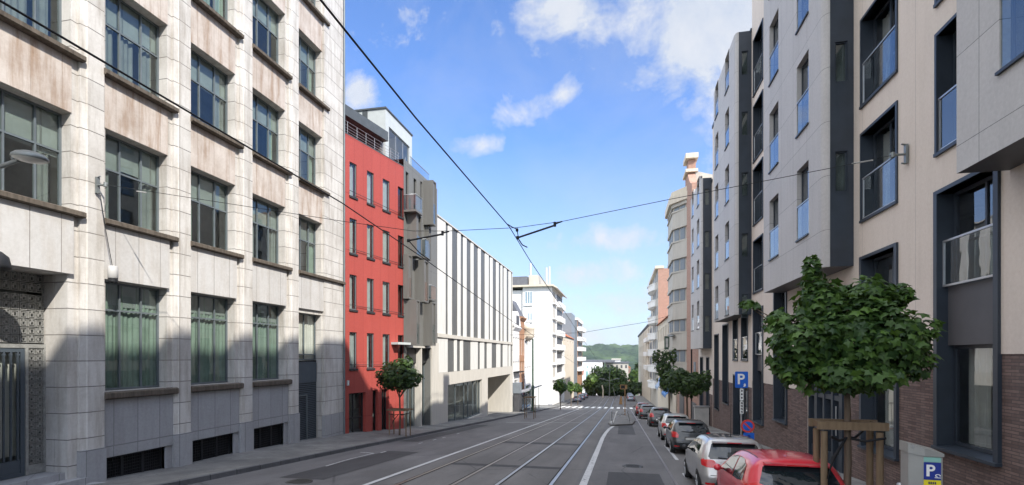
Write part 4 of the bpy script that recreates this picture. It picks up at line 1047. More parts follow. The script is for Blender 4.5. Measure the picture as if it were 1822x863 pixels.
# wall lamp, cable bracket on this wall
# bays
def bay(par, y0, y1, zb, zt, cols, rows, sidewins, name='bay_window', depth=None, full_side=True, ch=.28, XBx=None):
    d = depth or (XR - XB); fb = right(XR - d)
    b = MB(fb); hs = [(c[0], c[1], z, z1) for c in cols for (z, z1) in rows[cols.index(c)]]
    b.facade(y0 + ch, y1, zb, zt, hs, 0, .22, 0, 0)
    # rounded near corner
    seg = 5; prev = (y0 + ch, 0.0)
    for i in range(1, seg + 1):
        a = math.pi / 2 * i / seg; q = (y0 + ch - ch * math.sin(a), -ch * .6 * (1 - math.cos(a)))
        b.quad([(prev[0], prev[1], zb), (q[0], q[1], zb), (q[0], q[1], zt), (prev[0], prev[1], zt)], 0); prev = q
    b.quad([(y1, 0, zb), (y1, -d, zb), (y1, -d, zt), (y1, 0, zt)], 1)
    b.quad([(y0, -ch * .6, zb), (y0 + ch, 0, zb), (y1, 0, zb), (y1, -d, zb), (y0, -d, zb)], 2); b.quad([(y0, -ch * .6, zt), (y0 + ch, 0, zt), (y1, 0, zt), (y1, -d, zt), (y0, -d, zt)], 0)
    # dark near side
    S = Fr((XR - d, y0, 0), (1, 0, 0), (0, -1, 0))
    sh = [(.30, d - .16, a, c) for a, c in sidewins]
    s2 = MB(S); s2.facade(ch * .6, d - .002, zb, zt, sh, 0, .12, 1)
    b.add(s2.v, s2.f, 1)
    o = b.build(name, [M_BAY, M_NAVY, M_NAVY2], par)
    for h in sh:
        b = MB(S); frame_bars(b, *h, -.05, .035, .05); b.box(h[0], h[1], -.16, -.13, h[2], h[3], 1)
        so = b.build('side_window', [M_NAVY, M_ROOM], o)
        pane(so, S, h[0], h[1], h[2], h[3], -.08, M_GLASSF)
    for h in hs:
        b = MB(fb); b.box(h[0], h[1], -.22, -.19, h[2], h[3]); frame_bars(b, h[0], h[1], h[2], h[3], -.15, .05, .05, ()); b.box(h[0] - .02, h[1] + .02, -.2, .05, h[2] - .05, h[2] - .002)
        w = b.build('window_recess', M_NAVY, o)
        hb = h[2] + (h[3] - h[2]) * .47
        g = MB(fb); g.quad([(h[0], -.17, h[2]), (h[1], -.17, h[2]), (h[1], -.17, h[3]), (h[0], -.17, h[3])]); g.build('glass_pane', M_GLASSR, w)
        g = MB(fb); g.quad([(h[0], -.02, h[2] + .03), (h[1], -.02, h[2] + .03), (h[1], -.02, hb), (h[0], -.02, hb)]); g.build('glass_balustrade', M_GLASSB, w)
        g = MB(fb); g.box(h[0], h[1], -.04, .0, hb, hb + .035); g.build('handrail', M_STEEL, w)
    return o
zB = lambda px, py: Zp(px, py, XB)
cA = (Yp(1438.7, XB), Yp(1417.5, XB)); cB = (Yp(1385, XB), Yp(1369, XB))
za_ = [zB(1417.5, 429), zB(1417.5, 244), zB(1415, 64)]
st = (za_[2] - za_[0]) / 2
rowA = [(za_[0] + st * k, za_[0] + st * k + 2.3) for k in range(4)]
zb_ = [zB(1372, 461), zB(1370, 306.6)]
rowB = [(zb_[0] + (zb_[1] - zb_[0]) * k, zb_[0] + (zb_[1] - zb_[0]) * k + 2.3) for k in range(5)]
y0b = 16.33; y1b = Yp(1359, XB)
sw = []
for k in range(4):
    zz = Zp(1500, 328, 6.1) + FH * k - .1; sw.append((zz, zz + 1.15))
bay(ap1, y0b, y1b, zB(1483, 467), ROOF - .3, [cA, cB], [rowA, rowB], [s for s in sw if s[1] < ROOF - .5])
# nearest bay, cut by the right edge of the picture
c0 = (Yp(1860, XB) - .6, Yp(1778, XB)); zz0 = zB(1702, 309)
z0w = zB(1778, 128)
bay(ap1, 3.2, Yp(1702, XB), zz0, ROOF - .3, [c0], [[(z0w, z0w + 2.4), (z0w + FH, z0w + FH + 2.4), (z0w + 2 * FH, z0w + 2 * FH + 2.4)]], [])
bay(ap1, -9, -1.5, 5.6, ROOF - .3, [(-7, -5.8), (-4.4, -3.2)], [[(7.2 + FH * k, 9.5 + FH * k) for k in range(4)]] * 2, [])

# ---- second apartment building (lower, with pointed bay top)
def apart(label, y0, y1, roof, brick, bayy, bayz, baycols, bayrow, tallcols, tz, smalls, doors, zc=None):
    o = thing('apartment_building', label, 'building', (XR, (y0 + y1) / 2, gz((y0 + y1) / 2)))
    hs = [(a, c, z0, z1) for (a, c, z0, z1) in tallcols + smalls + doors]
    b = MB(frr); zlo = gz(y1) - 2
    b.facade(y0 + .01, y1, brick, roof, hs, 0, .36, 0, 0); b.facade(y0 + .01, y1, zlo, brick - .002, hs, -.015, .35, 1, 1)
    b.quad([(y0 + .01, 0, zlo), (y0 + .01, -12, zlo), (y0 + .01, -12, roof), (y0 + .01, 0, roof)]); b.quad([(y1, 0, zlo), (y1, -12, zlo), (y1, -12, roof), (y1, 0, roof)]); b.quad([(y0, 0, roof), (y1, 0, roof), (y1, -12, roof), (y0, -12, roof)])
    b.build('wall', [M_PINK, M_BRICK], o)
    b = MB(frr); b.quad([(y0 + .1, -1.6, zlo), (y1, -1.6, zlo), (y1, -1.6, roof - .1), (y0 + .1, -1.6, roof - .1)]); b.build('interior', M_ROOM, o)
    b = MB(frr); b.box(y0 + .02, y1, -.4, .06, roof + .004, roof + .2); b.build('parapet', M_NAVY, o)
    for h in tallcols: rwindow(o, frr, *h, 0, .34, .0, (.5,), [(.1, .8)])
    for h in smalls: rwindow(o, frr, *h, 0, .30, .5, (), [(.1, .9)])
    for h in doors: rwindow(o, frr, *h, 0, .34, .0, (.55,), name='door')
    bay(o, bayy[0], bayy[1], bayz[0], bayz[1], baycols, [bayrow] * len(baycols), [(r[0] - .3, r[0] + .9) for r in bayrow])
    return o
XB2 = 5.7
yb0, yb1 = 28.02, Yp(1270, XB)
r0 = Zp(1290, 380, XB)
ap2 = apart('second right hand apartment building, lower, with one grey bay and slim navy windows', Y1, Yp(1268, XR), 19.0, .92, (yb0, yb1), (4.66, 19.1),
      [(Yp(1297, XB), Yp(1290, XB)), (Yp(1278, XB), Yp(1272.5, XB))], [(7.9 + 3.1 * k, 9.9 + 3.1 * k) for k in range(-1, 4)],
      [(Yp(1296, XR), Yp(1286, XR), zr(1286, 715), zr(1286, 580)), (Yp(1279, XR), Yp(1271.5, XR), zr(1271, 725), zr(1271, 597))], 0, smallw, [door])
yb3 = Yp(1268, XR)
ap3 = apart('third right hand apartment building with dark bay, just before the gabled building', yb3 + .02, Yp(1243, XR), 15.2, -.3, (yb3 + .35, Yp(1229, XB)), (3.1, 15.6),
      [(Yp(1244, XB), Yp(1240, XB)), (Yp(1234, XB), Yp(1231, XB))], [(4.6 + 3.1 * k, 6.7 + 3.1 * k) for k in range(0, 4)],
      [(Yp(1262, XR), Yp(1257, XR), -1.8, 2.4), (Yp(1251, XR), Yp(1246, XR), -1.8, 2.4)], 0, [], [])
# ------------------------------------------------------------------ gabled building with polygonal cream bays
y0, y1 = Yp(1243, XR) + .05, 63.4
zt, zm = 18.7, 17.2
gab = thing('gabled_building', 'tall slim art deco building with stacked cream bays and a brick gable with chimneys', 'building', (XR, (y0 + y1) / 2, gz(56)))
ya, yb = Yp(1222, XR), y1 - .3
b = MB(frr); b.box(y0, y1, -11, 0, gz(66) - 3, zm); b.box(y0 + 4.2, y1, -4.5, -.004, zm + .003, zt); b.build('wall', M_ORANGE, gab)
b = MB(frr); pts = [(y0 + 4.2, zt + .003)]
for i in range(9): t = i / 8; pts.append((y0 + 4.2 + 3.2 * t, zt + .1 + 2.0 * t ** 1.7))
pts += [(y0 + 9.3, zt + 2.1), (y0 + 9.3, zt + 1.1), (y1 - 2.5, zt + .9), (y1, zt + .003)]
b.uprism(pts, -.7, -.01); b.build('gable', M_ORANGE, gab)
b = MB(frr); b.box(y0 + 7.0, y0 + 9.6, -.95, .22, zt + 2.103, zt + 2.4); gc = b.build('gable_coping', M_CREAM, gab)
b = MB(frr); b.box(y0 + 7.5, y0 + 9.0, -.8, -.1, zt + 2.403, zt + 3.5, 1); b.box(y0 + 7.1, y0 + 9.4, -1.0, .2, zt + 3.503, zt + 4.0); b.build('chimney', [M_CREAM, M_ORANGE], gab)
b = MB(frr); b.box(y1 - 2.6, y1 - 1.1, -.8, .5, zt + .95, zt + 1.7); b.build('chimney', M_CREAM, gab)
b = MB(frr); b.vprism([(-.71, zt + .003), (-4.5, zt + .003), (-4.4, zt + .8), (-2.4, zt + 1.7), (-.71, zt + 2.2)], y0 + 7.2, y1 - 2.7); b.build('roof', M_GREYC, gab)
b = MB(frr); b.vprism([(-4.52, zm + .003), (-11, zm + .003), (-7.5, zm + .9)], y0 + .2, y1); b.build('roof', M_SLATE, gab)
bd = 1.2
zz = gz(58) + 4.6
while zz < zt - 1:
    top = min(zz + 3.15, zt - .3)
    poly = [(ya, -.02), (ya + 1.9, bd), (yb - 1.6, bd), (yb, -.02)]
    pin = [(ya + .35, -.02), (ya + 2.1, bd - .12), (yb - 1.8, bd - .12), (yb - .3, -.02)]
    b = MB(frr); b.prism(poly, zz, zz + 1.35); b.prism([(p, q * 1.1) for p, q in poly], zz + 1.351, zz + 1.5); b.prism(pin, zz + 1.501, top - .003)
    b.prism([(p, q * 1.06) for p, q in poly], top - .35, top - .001)
    o = b.build('bay', M_GREYC, gab)
    for i in range(3):
        P0, P1 = Vector(pin[i]), Vector(pin[i + 1]); d = (P1 - P0).normalized(); n = Vector((-d.y, d.x)); L = (P1 - P0).length
        for (f0, f1) in ((.10, .45), (.55, .90)):
            w = MB(frr); a0, a1 = P0 + d * L * f0 + n * .006, P0 + d * L * f1 + n * .006
            w.prism([tuple(a0), tuple(a1), tuple(a1 + n * .05), tuple(a0 + n * .05)], zz + 1.58, top - .42); w.build('window', M_BLUEGREY, o)
    zz += 3.15
b = MB(frr); b.prism([(ya - .3, -.02), (ya + 1.8, bd + .35), (yb - 1.5, bd + .35), (yb + .2, -.02)], zt - .297, zt + .45); b.prism([(ya + .1, -.02), (ya + 2.0, bd + .1), (yb - 1.7, bd + .1), (yb, -.02)], zt + .453, zt + 1.05); b.build('cornice', M_CREAM, gab)
b = MB(); b.tube([(XR - .06, y0 + 4, gz(52)), (XR - .06, y0 + 4, zm)], .07, 6); b.build('downpipe', M_IRON, gab)
for ua, ub_ in ((y0 + 1.2, y0 + 4), (y1 - 7, y1 - 3)):
    b = MB(frr); b.box(ua, ub_, .01, .06, gz(56) - .8, gz(56) + 2.4); b.build('shop_door', M_NAVY2, gab)
for za in (2, 5.4, 8.8, 12.2, 15.6):
    w = MB(frr); w.box(y0 + 1.5, y0 + 2.7, .01, .05, za - 2, za); w.build('window', M_BLUEGREY, gab)
# ------------------------------------------------------------------ next: white and brick house with bowed balconies
y0, y1 = 63.6, Yp(1158, XR)
zt = Zp(1165, 492, XR)
o, f_ = house('apartment_house', 'pale house with bowed balconies and brick upper side wall past the gabled building', 'R', XR, y0 + 31.5, y1, gz(110) - 4, zt, [], M_GREYC, gable_mat=M_ORANGE, depth=10)
b = MB(f_); b.box(y0 + 31.4, y1 + .2, -1, .5, zt + .002, zt + .5); b.build('cornice', M_CREAM, o)
zz = zt - 3.2
while zz > gz(100) + 2:
    b = MB(f_); n = 8; pl = [(y0 + 36, 0)] + [(y0 + 36 + 11 * i / n, .3 + 1.0 * math.sin(math.pi * i / n)) for i in range(n + 1)] + [(y0 + 47, 0)]
    b.prism(pl, zz, zz + 1.1); b.prism([(p, q * 1.12) for p, q in pl], zz + 1.102, zz + 1.25); b.build('balcony', M_WHITE, o)
    for q in (y0 + 33, y0 + 38, y0 + 43, y0 + 51, y0 + 56):
        w = MB(f_); w.box(q, q + 2.2, .004, .05, zz + 1.3, zz + 2.9); w.build('window', M_BLUEGREY, o)
    zz -= 3.1
x_, zl2 = 0, 0
o, f_ = house('apartment_house', 'long low cream house with tiled roof just past the gabled tower', 'R', XR - .1, y0 + .2, y0 + 31.3, gz(95) - 3, Zp(1181, 572, XR), grid(y0 + 1, y0 + 31, 8, 1.4, [(Zp(1181, 572, XR) - 3, Zp(1181, 572, XR) - .9), (Zp(1181, 572, XR) - 6.4, Zp(1181, 572, XR) - 4.2)]), M_CREAM, depth=9, roof='pitch')
y0, y1 = Yp(1157, XR), Yp(1136, XR)
zt = Zp(1145, 588, XR)
o, f_ = house('apartment_house', 'far cream house with dark cornice at the end of the right hand row', 'R', XR, y0, y1, gz(165) - 4, zt, grid(y0, y1, 6, 3, [(zt - 3.4 * k - 3, zt - 3.4 * k - .9) for k in range(4)]), M_CREAM, depth=10, cornice=M_SLATE, mfr=M_BLUEGREY)
for k in range(3):
    b = MB(f_); b.box(y0 + 4, y0 + 20, .0, .7, zt - 3.4 * k - 4.1, zt - 3.4 * k - 3.1); b.build('balcony', M_WHITE, o)
# shop awnings and signs far right
for (px, py0_, py1_, y, w, lb, m) in ((1153, 676, 689, 84, 2.2, 'pale blue shop awning far down the right pavement', plain('pale_awning', (.26, .33, .45), .7)), (1173, 688, 702, 70, 2.2, 'bright blue shop awning behind the parked cars', M_SHOPBLUE), (1171, 662, 678, 76, 1.6, 'blue and white striped awning above the shop', M_SHOPBLUE)):
    p0 = onY(px, py0_, y); p1 = onY(px, py1_, y); x0 = XR - .05
    b = MB(right(XR)); d = max(.4, min(1.0, XR - p0.x + .5))
    b.vprism([(0, p0.z), (.05, p0.z + .05), (d, p1.z + .05), (d, p1.z - .25), (d - .06, p1.z - .25), (d - .06, p1.z)], y - 2, y + 4)
    o = b.build('shop_awning', m); rebase(o, (XR, y, p1.z)); tag(o, lb, 'awning')
yc = 40.5; xc = 6.2
xc = lat(1249, yc)
t = thing('utility_cabinet', 'white utility cabinet standing on the right pavement near the tree', 'cabinet', (xc, yc, gz(yc) + .2))
b = MB(); z = gz(yc) + .15; b.box(xc - .5, xc + .5, yc, yc + .5, z, z + 1.5); b.build('body', M_CABINET, t); b = MB(); b.box(xc - .55, xc + .55, yc - .05, yc + .55, z + 1.501, z + 1.57); b.box(xc - .01, xc + .01, yc - .012, yc - .002, z + .1, z + 1.4); b.build('lid', M_STEEL, t)
# lamp on arm and hanging sign further down
ylm = 56; pm = onY(1222, 603, ylm)
t = thing('street_lamp', 'grey street lamp on long arm reaching over the right kerb', 'street lamp', (pm.x, ylm, gz(ylm)))
b = MB(); b.tube([(pm.x, ylm, gz(ylm)), (pm.x, ylm, pm.z + .5)], [.1, .07], 8); b.build('pole', M_IRON, t)
e = onY(1196, 598, ylm); b = MB(); b.tube([(pm.x, ylm, pm.z), ((pm.x + e.x) / 2, ylm, (pm.z + e.z) / 2 + .05), tuple(e)], .04, 8); b.build('arm', M_LAMPM, t)
b = MB(); b.lathe(e, [(0, .16), (.2, .13), (.42, .02), (.4, -.05), (0, -.08)], 14); b.build('lamp_head', M_LAMPM, t)
ys_ = 60; e = onY(1187, 610, ys_)
t = thing('hanging_sign', 'dark green framed box sign projecting over the right pavement', 'sign', tuple(e))
b = MB(); b.box(e.x - .3, e.x + .25, ys_ - .1, ys_ + .1, e.z - .75, e.z + .75); b.build('frame', M_GREENP, t); b = MB(); b.box(e.x - .16, e.x + .1, ys_ - .12, ys_ - .101, e.z - .5, e.z + .5); b.build('face', M_CABINET, t)
b = MB(); b.tube([(e.x, ys_, e.z), (XR, ys_, e.z)], .03, 6); b.build('bracket', M_IRON, t)
# ================================================================== CARS
def catmull(P, n):
    out = []; L = len(P)
    for i in range(L - 1):
        p0, p1, p2, p3 = P[max(i - 1, 0)], P[i], P[i + 1], P[min(i + 2, L - 1)]
        for k in range(n):
            t = k / n
            out.append(tuple(.5 * ((2 * p1[j]) + (-p0[j] + p2[j]) * t + (2 * p0[j] - 5 * p1[j] + 4 * p2[j] - p3[j]) * t * t + (-p0[j] + 3 * p1[j] - 3 * p2[j] + p3[j]) * t ** 3) for j in (0, 1)))
    out.append(P[-1]); return out
def make_car(name, label, paint, L=3.9, W=1.68, H=1.46, rake=.0, group=None, lamp='tall', antenna=False, roof_dark=None, light_glass=False):
    root = thing(name, label, 'car', (0, 0, 0), group)
    k = L / 3.8; hz = H / 1.46
    S = [(.30, .22), (.10, .26), (.02, .38), (-.01, .52), (.03, .66), (.07, .80), (.10, .92), (.19 + rake * .3, 1.10), (.33 + rake, 1.30), (.40 + rake, 1.385), (.52 + rake, 1.425), (1.0, 1.46), (1.5, 1.463), (1.95, 1.43), (2.25, 1.33), (2.65, 1.11), (2.92, .98), (3.25, .90), (3.55, .80), (3.73, .66), (3.79, .50), (3.77, .36), (3.66, .24), (3.4, .20), (1.9, .19), (.6, .20)]
    S = [(x * k, z * hz) for x, z in S]
    sil = catmull(S, 5)
    HW = W / 2
    def plan(x):
        f = 1.0
        if x < .8: f -= .13 * ((.8 - x) / .8) ** 2.2
        if x > L - 1.1: f -= .20 * ((x - L + 1.1) / 1.1) ** 2.2
        return f
    def tum(z):
        z = z / hz
        if z < .55: return .93 + .07 * max(0, min(1, (z - .18) / .37)) ** .6
        if z < .93: return 1.0 - .012 * (z - .55) / .38
        return .988 - .26 * ((z - .93) / .53) ** 1.15
    NT = 9; cols = []
    for (x, z) in sil:
        cx, czc = min(max(x, .75), L - .95), .62 * hz
        ring = []
        for j in range(NT + 1):                # from the silhouette edge towards the flank
            t = (j / NT) ** 1.6
            xx, zz = x + (cx - x) * t, z + (czc - z) * t
            g = .84 + .16 * min(1, t / .16) ** .55 if t < .16 else 1.0
            ring.append((xx, HW * plan(xx) * tum(zz) * g, zz))
        cols.append(ring)
    nC = 6; P = []; rows = []
    for (x, z), ring in zip(sil, cols):
        w0 = ring[0][1]; row = [(a, b_, c_) for a, b_, c_ in reversed(ring)]
        for i in range(1, nC):
            y = w0 * (1 - 2 * i / nC); bul = .03 * (1 - (y / w0) ** 2)
            row.append((x - (bul if z < 1.2 * hz and x < 1 else 0), y, z + (bul if z > 1.2 * hz else 0)))
        row += [(a, -b_, c_) for a, b_, c_ in ring]; rows.append(row)
    m = len(rows[0]); n = len(rows); V = [p for r in rows for p in r]
    Fs = [(i * m + j, i * m + j + 1, ((i + 1) % n) * m + j + 1, ((i + 1) % n) * m + j) for i in range(n) for j in range(m - 1)]
    b = MB(); b.add(V, Fs, 0, True)
    body = b.build('body', paint, root)
    bvh = BVHTree.FromPolygons([Vector(v) for v in V], Fs)
    def proj(p, d):
        h = bvh.ray_cast(Vector(p), Vector(d))
        return h
    def decal(name, poly, mat, mode, off=.008, parent=root, smooth=True, steps=7):
        # mode 'side+'/'side-': poly in (x,z); 'rear','front': poly in (y,z); 'top': (x,y)
        bm = bmesh.new(); vs = [bm.verts.new((p[0], p[1], 0)) for p in poly]; bm.faces.new(vs)
        lo = [min(p[i] for p in poly) for i in (0, 1)]; hi = [max(p[i] for p in poly) for i in (0, 1)]
        for ax in (0, 1):
            for s_i in range(1, steps):
                co = [0, 0, 0]; co[ax] = lo[ax] + (hi[ax] - lo[ax]) * s_i / steps; no = [0, 0, 0]; no[ax] = 1
                bmesh.ops.bisect_plane(bm, geom=bm.verts[:] + bm.edges[:] + bm.faces[:], plane_co=co, plane_no=no)
        bm.verts.ensure_lookup_table(); idx = {}; Pn = []; ok = {}
        for i, v in enumerate(bm.verts):
            a, c = v.co.x, v.co.y
            if mode == 'side+': h = proj((a, 3, c), (0, -1, 0))
            elif mode == 'side-': h = proj((a, -3, c), (0, 1, 0))
            elif mode == 'rear': h = proj((-3, a, c), (1, 0, 0))
            elif mode == 'front': h = proj((L + 3, a, c), (-1, 0, 0))
            elif mode == 'top': h = proj((a, c, 4), (0, 0, -1))
            v.index = i
            if h[0] is None: ok[i] = False; Pn.append(Vector((0, 0, 0))); continue
            ok[i] = True; nn = h[1]
            dirv = {'side+': Vector((0, 1, 0)), 'side-': Vector((0, -1, 0)), 'rear': Vector((-1, 0, 0)), 'front': Vector((1, 0, 0)), 'top': Vector((0, 0, 1))}[mode]
            if nn.dot(dirv) < 0: nn = -nn
            Pn.append(h[0] + nn * off)
        F_ = [[v.index for v in f.verts] for f in bm.faces if all(ok[v.index] for v in f.verts)]
        bm.free()
        b = MB(); b.add(Pn, F_, 0, smooth); return b.build(name, mat, parent)
    sc = lambda pts: [(x * k, z * hz) for x, z in pts]
    rw = W / 1.68
    for sd, sg in (('side+', 1), ('side-', -1)):
        decal('side_window', sc([(.62 + rake, 1.02), (.72 + rake, 1.27), (1.05, 1.345), (1.42, 1.36), (1.42, .985), (1.0, .985)]), M_CGL, sd)
        decal('side_window', sc([(1.49, .985), (1.49, 1.36), (1.85, 1.335), (2.08, 1.265), (2.52, .995), (2.45, .975)]), M_CGL, sd)
        decal('door_seam', sc([(1.445, .3), (1.445, .97), (1.457, .97), (1.457, .3)]), M_PLASTIC, sd, .003)
        decal('door_seam', sc([(2.50, .3), (2.52, .95), (2.532, .95), (2.512, .3)]), M_PLASTIC, sd, .003)
        decal('sill_trim', sc([(.95, .22), (.95, .30), (2.75, .30), (2.75, .22)]), M_PLASTIC, sd, .006)
        decal('door_handle', sc([(1.1, .86), (1.1, .895), (1.27, .895), (1.27, .86)]), paint, sd, .025)
        for wx in (.66 * k, 3.08 * k):
            pts = [(wx + .335 * math.cos(a * math.pi / 12), max(.2 * hz, .30 + .335 * math.sin(a * math.pi / 12))) for a in range(-4, 17)]
            decal('wheel_arch', pts, M_PLASTIC, sd, .005)
            b = MB(); r = .295; yw = sg * (HW - .10)
            b.lathe((wx, yw, r), [(.19, -.10), (.27, -.10), (r, -.07), (r, .07), (.27, .105), (.2, .11)] if sg > 0 else [(.19, .10), (.27, .10), (r, .07), (r, -.07), (.27, -.105), (.2, -.11)], 24, 0, 'y')
            w = b.build('wheel', M_TYRE, root)
            b = MB(); b.lathe((wx, yw, r), [(.205, sg * .108), (.19, sg * .085), (.05, sg * .10), (0, sg * .11)], 20, 0, 'y')
            for q in range(6):
                a = q * math.pi / 3; b.tube([(wx + .05 * math.cos(a), yw + sg * .105, r + .05 * math.sin(a)), (wx + .19 * math.cos(a), yw + sg * .10, r + .19 * math.sin(a))], .02, 6)
            b.build('rim', M_RIM, w)
        # mirror
        b = MB(); mx, mz = 2.38 * k, 1.0 * hz; h = proj((mx, sg * 3, mz), (0, -sg, 0)); my = h[0].y if h[0] else sg * HW
        b.tube([(mx, my - sg * .03, mz - .02), (mx - .02, my + sg * .07, mz + .01)], .025, 6)
        b.lathe((mx - .06, my + sg * .13, mz + .02), [(0, -.09), (.05, -.08), (.075, -.02), (.07, .05), (.04, .08), (0, .085)], 12, 0, 'x')
        b.build('wing_mirror', paint if not roof_dark else M_PLASTIC, root)
        # tail lamps
        if lamp == 'tall': pl = [(.50, .74), (.50, .90), (.56, 1.02), (.66, 1.06), (.80, 1.0), (.80, .74)]
        elif lamp == 'round': pl = [(.47, .80), (.47, .87), (.52, .93), (.62, .95), (.78, .93), (.78, .80), (.68, .76), (.54, .75)]
        else: pl = [(.56, .72), (.54, .84), (.62, .96), (.80, .98), (.80, .74)]
        pl = [(sg * y * rw, z * hz) for y, z in pl]
        decal('tail_lamp', pl, M_TAIL, 'rear', .014)
        b2 = [(.15, .79), (.16, .93), (.2, .96), (.29, .92), (.25, .82)]
        decal('tail_lamp', sc(b2), M_TAIL, sd, .010)
        decal('head_lamp', [(sg * y * rw, z * hz) for y, z in ((.42, .62), (.40, .72), (.60, .80), (.74, .80), (.74, .66))], M_RIM, 'front', .012)
        decal('reflector', [(sg * y * rw, z * hz) for y, z in ((.52, .34), (.52, .39), (.72, .39), (.72, .34))], M_TAIL, 'rear', .01)
    rwz0, rwz1 = 1.0, 1.335
    decal('rear_window', [(y * rw, z * hz) for y, z in ((-.60, .965), (-.64, 1.02), (-.53, rwz1 - .03), (-.48, rwz1), (.48, rwz1), (.53, rwz1 - .03), (.64, 1.02), (.60, .965))], M_CGL, 'rear', .008, steps=9)
    decal('windscreen', [(x, y) for x, y in ((2.12 * k, -.52 * rw), (2.12 * k, .52 * rw), (2.78 * k, .62 * rw), (2.78 * k, -.62 * rw))], M_CGL, 'top', .008)
    for sg in (-1, 1): decal('roof_seam', [(.62 * k, sg * .545 * rw), (.62 * k, sg * .530 * rw), (1.95 * k, sg * .530 * rw), (1.95 * k, sg * .545 * rw)], M_PLASTIC, 'top', .004)
    if roof_dark: decal('roof_panel', [(.75 * k, -.5 * rw), (.75 * k, .5 * rw), (1.98 * k, .5 * rw), (1.98 * k, -.5 * rw)], roof_dark, 'top', .004)
    decal('bumper_trim', [(y * rw, z * hz) for y, z in ((-.70, .25), (-.70, .32), (.70, .32), (.70, .25))], M_PLASTIC, 'rear', .008)
    decal('hatch_seam', [(y * rw, z * hz) for y, z in ((-.62, .565), (-.62, .58), (.62, .58), (.62, .565))], M_PLASTIC, 'rear', .003)
    decal('plate_recess', [(y, z * hz) for y, z in ((-.30, .62), (-.30, .76), (.30, .76), (.30, .62))], M_PLASTIC, 'rear', .006)
    b = MB(); h = proj((-3, 0, .69 * hz), (1, 0, 0)); xx = h[0].x if h[0] else 0
    b.box(xx - .028, xx - .012, -.26, .26, .635 * hz, .74 * hz); b.build('number_plate', M_PLATE, root)
    b = MB(); h = proj((-3, 0, 1.375 * hz), (1, 0, 0)); xx = (h[0].x if h[0] else .45)
    b.add([(xx - .13, -.50 * rw, 1.372 * hz), (xx - .13, .50 * rw, 1.372 * hz), (xx + .25, .52 * rw, 1.415 * hz), (xx + .25, -.52 * rw, 1.415 * hz), (xx - .13, -.50 * rw, 1.345 * hz), (xx - .13, .50 * rw, 1.345 * hz), (xx + .1, .52 * rw, 1.34 * hz), (xx + .1, -.52 * rw, 1.34 * hz)], [(0, 1, 2, 3), (4, 5, 1, 0), (4, 5, 6, 7), (0, 3, 7, 4), (1, 2, 6, 5), (2, 3, 7, 6)], 0)
    b.build('spoiler', paint, root)
    b = MB(); b.box(xx - .138, xx - .131, -.17, .17, 1.348 * hz, 1.37 * hz); b.build('brake_lamp', M_TAIL, root)
    b = MB(); w0 = proj((-3, 0, .985 * hz), (1, 0, 0))[0].x; w1 = proj((-3, -.42, 1.01 * hz), (1, 0, 0))[0].x
    b.tube([(w0 - .03, .02, .975 * hz), (w1 - .025, .42 * rw, 1.005 * hz)], .012, 6); b.build('rear_wiper', M_PLASTIC, root)
    if antenna:
        b = MB(); h = proj((.75 * k, 0, 4), (0, 0, -1))[0]; b.tube([h, h + Vector((-.12, 0, .85))], [.008, .004], 6); b.lathe(h, [(.03, -.01), (.02, .05), (0, .06)], 8); b.build('antenna', M_PLASTIC, root)
    return root
PITCH = math.atan(SL)
def park(o, x, y, yaw=0):
    o.location = (x, y, gz(y) + .006)
    o.rotation_euler = (Matrix.Rotation(R(90 + yaw), 3, 'Z') @ Matrix.Rotation(PITCH if y < 100 else .045, 3, 'Y')).to_euler()
G = 'cars parked along the right kerb'
c = make_car('parked_car', 'bright red hatchback parked in front, seen from behind', M_CRED, 3.75, 1.68, 1.47, .02, G, 'tall'); park(c, 2.93, 9.15)
c = make_car('parked_car', 'black car nearest of all, only its roof edge showing behind the red hatchback', M_CBLK, 3.95, 1.70, 1.46, .03, G, 'tall')
b = MB(); b.tube([(.62, -.56, 1.475), (1.95, -.53, 1.47)], .018, 6); b.tube([(.62, .56, 1.475), (1.95, .53, 1.47)], .018, 6); b.tube([(1.96, -.54, 1.462), (1.985, 0, 1.475), (1.96, .54, 1.462)], .018, 6); b.build('roof_rail', M_STEEL, c); park(c, 2.35, 4.35)
c = make_car('parked_car', 'silver hatchback with dark roof and tall antenna ahead of the red car', M_CSIL, 3.98, 1.70, 1.45, .06, G, 'round', True, M_CBLK2); park(c, 2.78, 13.3)
c = make_car('parked_car', 'black hatchback with rounded red tail lamps between two silver cars', M_CBLK, 3.85, 1.66, 1.43, .03, G, 'mid'); park(c, 2.95, 22.8)
c = make_car('parked_car', 'small pale silver hatchback ahead of the black hatchback', M_CSIL2, 3.6, 1.64, 1.46, .02, G, 'mid'); park(c, lat(1177, 29.4) + .82, 29.2)
dark = make_car('parked_car', 'dark grey hatchback fifth along the right kerb, ahead of the small silver one', M_CBLK2, 4.1, 1.74, 1.50, .02, G, 'tall'); park(dark, 3.05, 41.5)
c = copytree(dark, (0, 0, 0), 'black car tucked close behind the dark red car near the crossing', group=G); park(c, 2.7, 54); c.scale = (.96, .98, .97)
c = make_car('parked_car', 'dark red car farthest of the row on the right kerb', M_CDRED, 4.0, 1.72, 1.55, .0, G, 'tall'); park(c, 2.5, 61)
far = make_car('parked_car', 'silver car at the left kerb beyond the first young trees', M_CBLUE, 4.1, 1.7, 1.46, .02, 'cars parked beyond the crossing', 'mid'); park(far, -9.9, 118)
FARL = ['silver car second in the row at the far left kerb', 'blue grey car last in the row at the far left kerb', 'pale car parked far right beyond the crossing, nearest one', 'pale car parked far right, middle of the three', 'pale car parked far right, last of the three']
for (x, y), lb in zip(((-9.9, 130), (-9.9, 142), (2.4, 128), (2.4, 137), (2.4, 148)), FARL):
    c = copytree(far, (0, 0, 0), lb, group='cars parked beyond the crossing'); park(c, x, y, 0 if x < 0 else 180); 
    if x > 0: park(c, x, y)

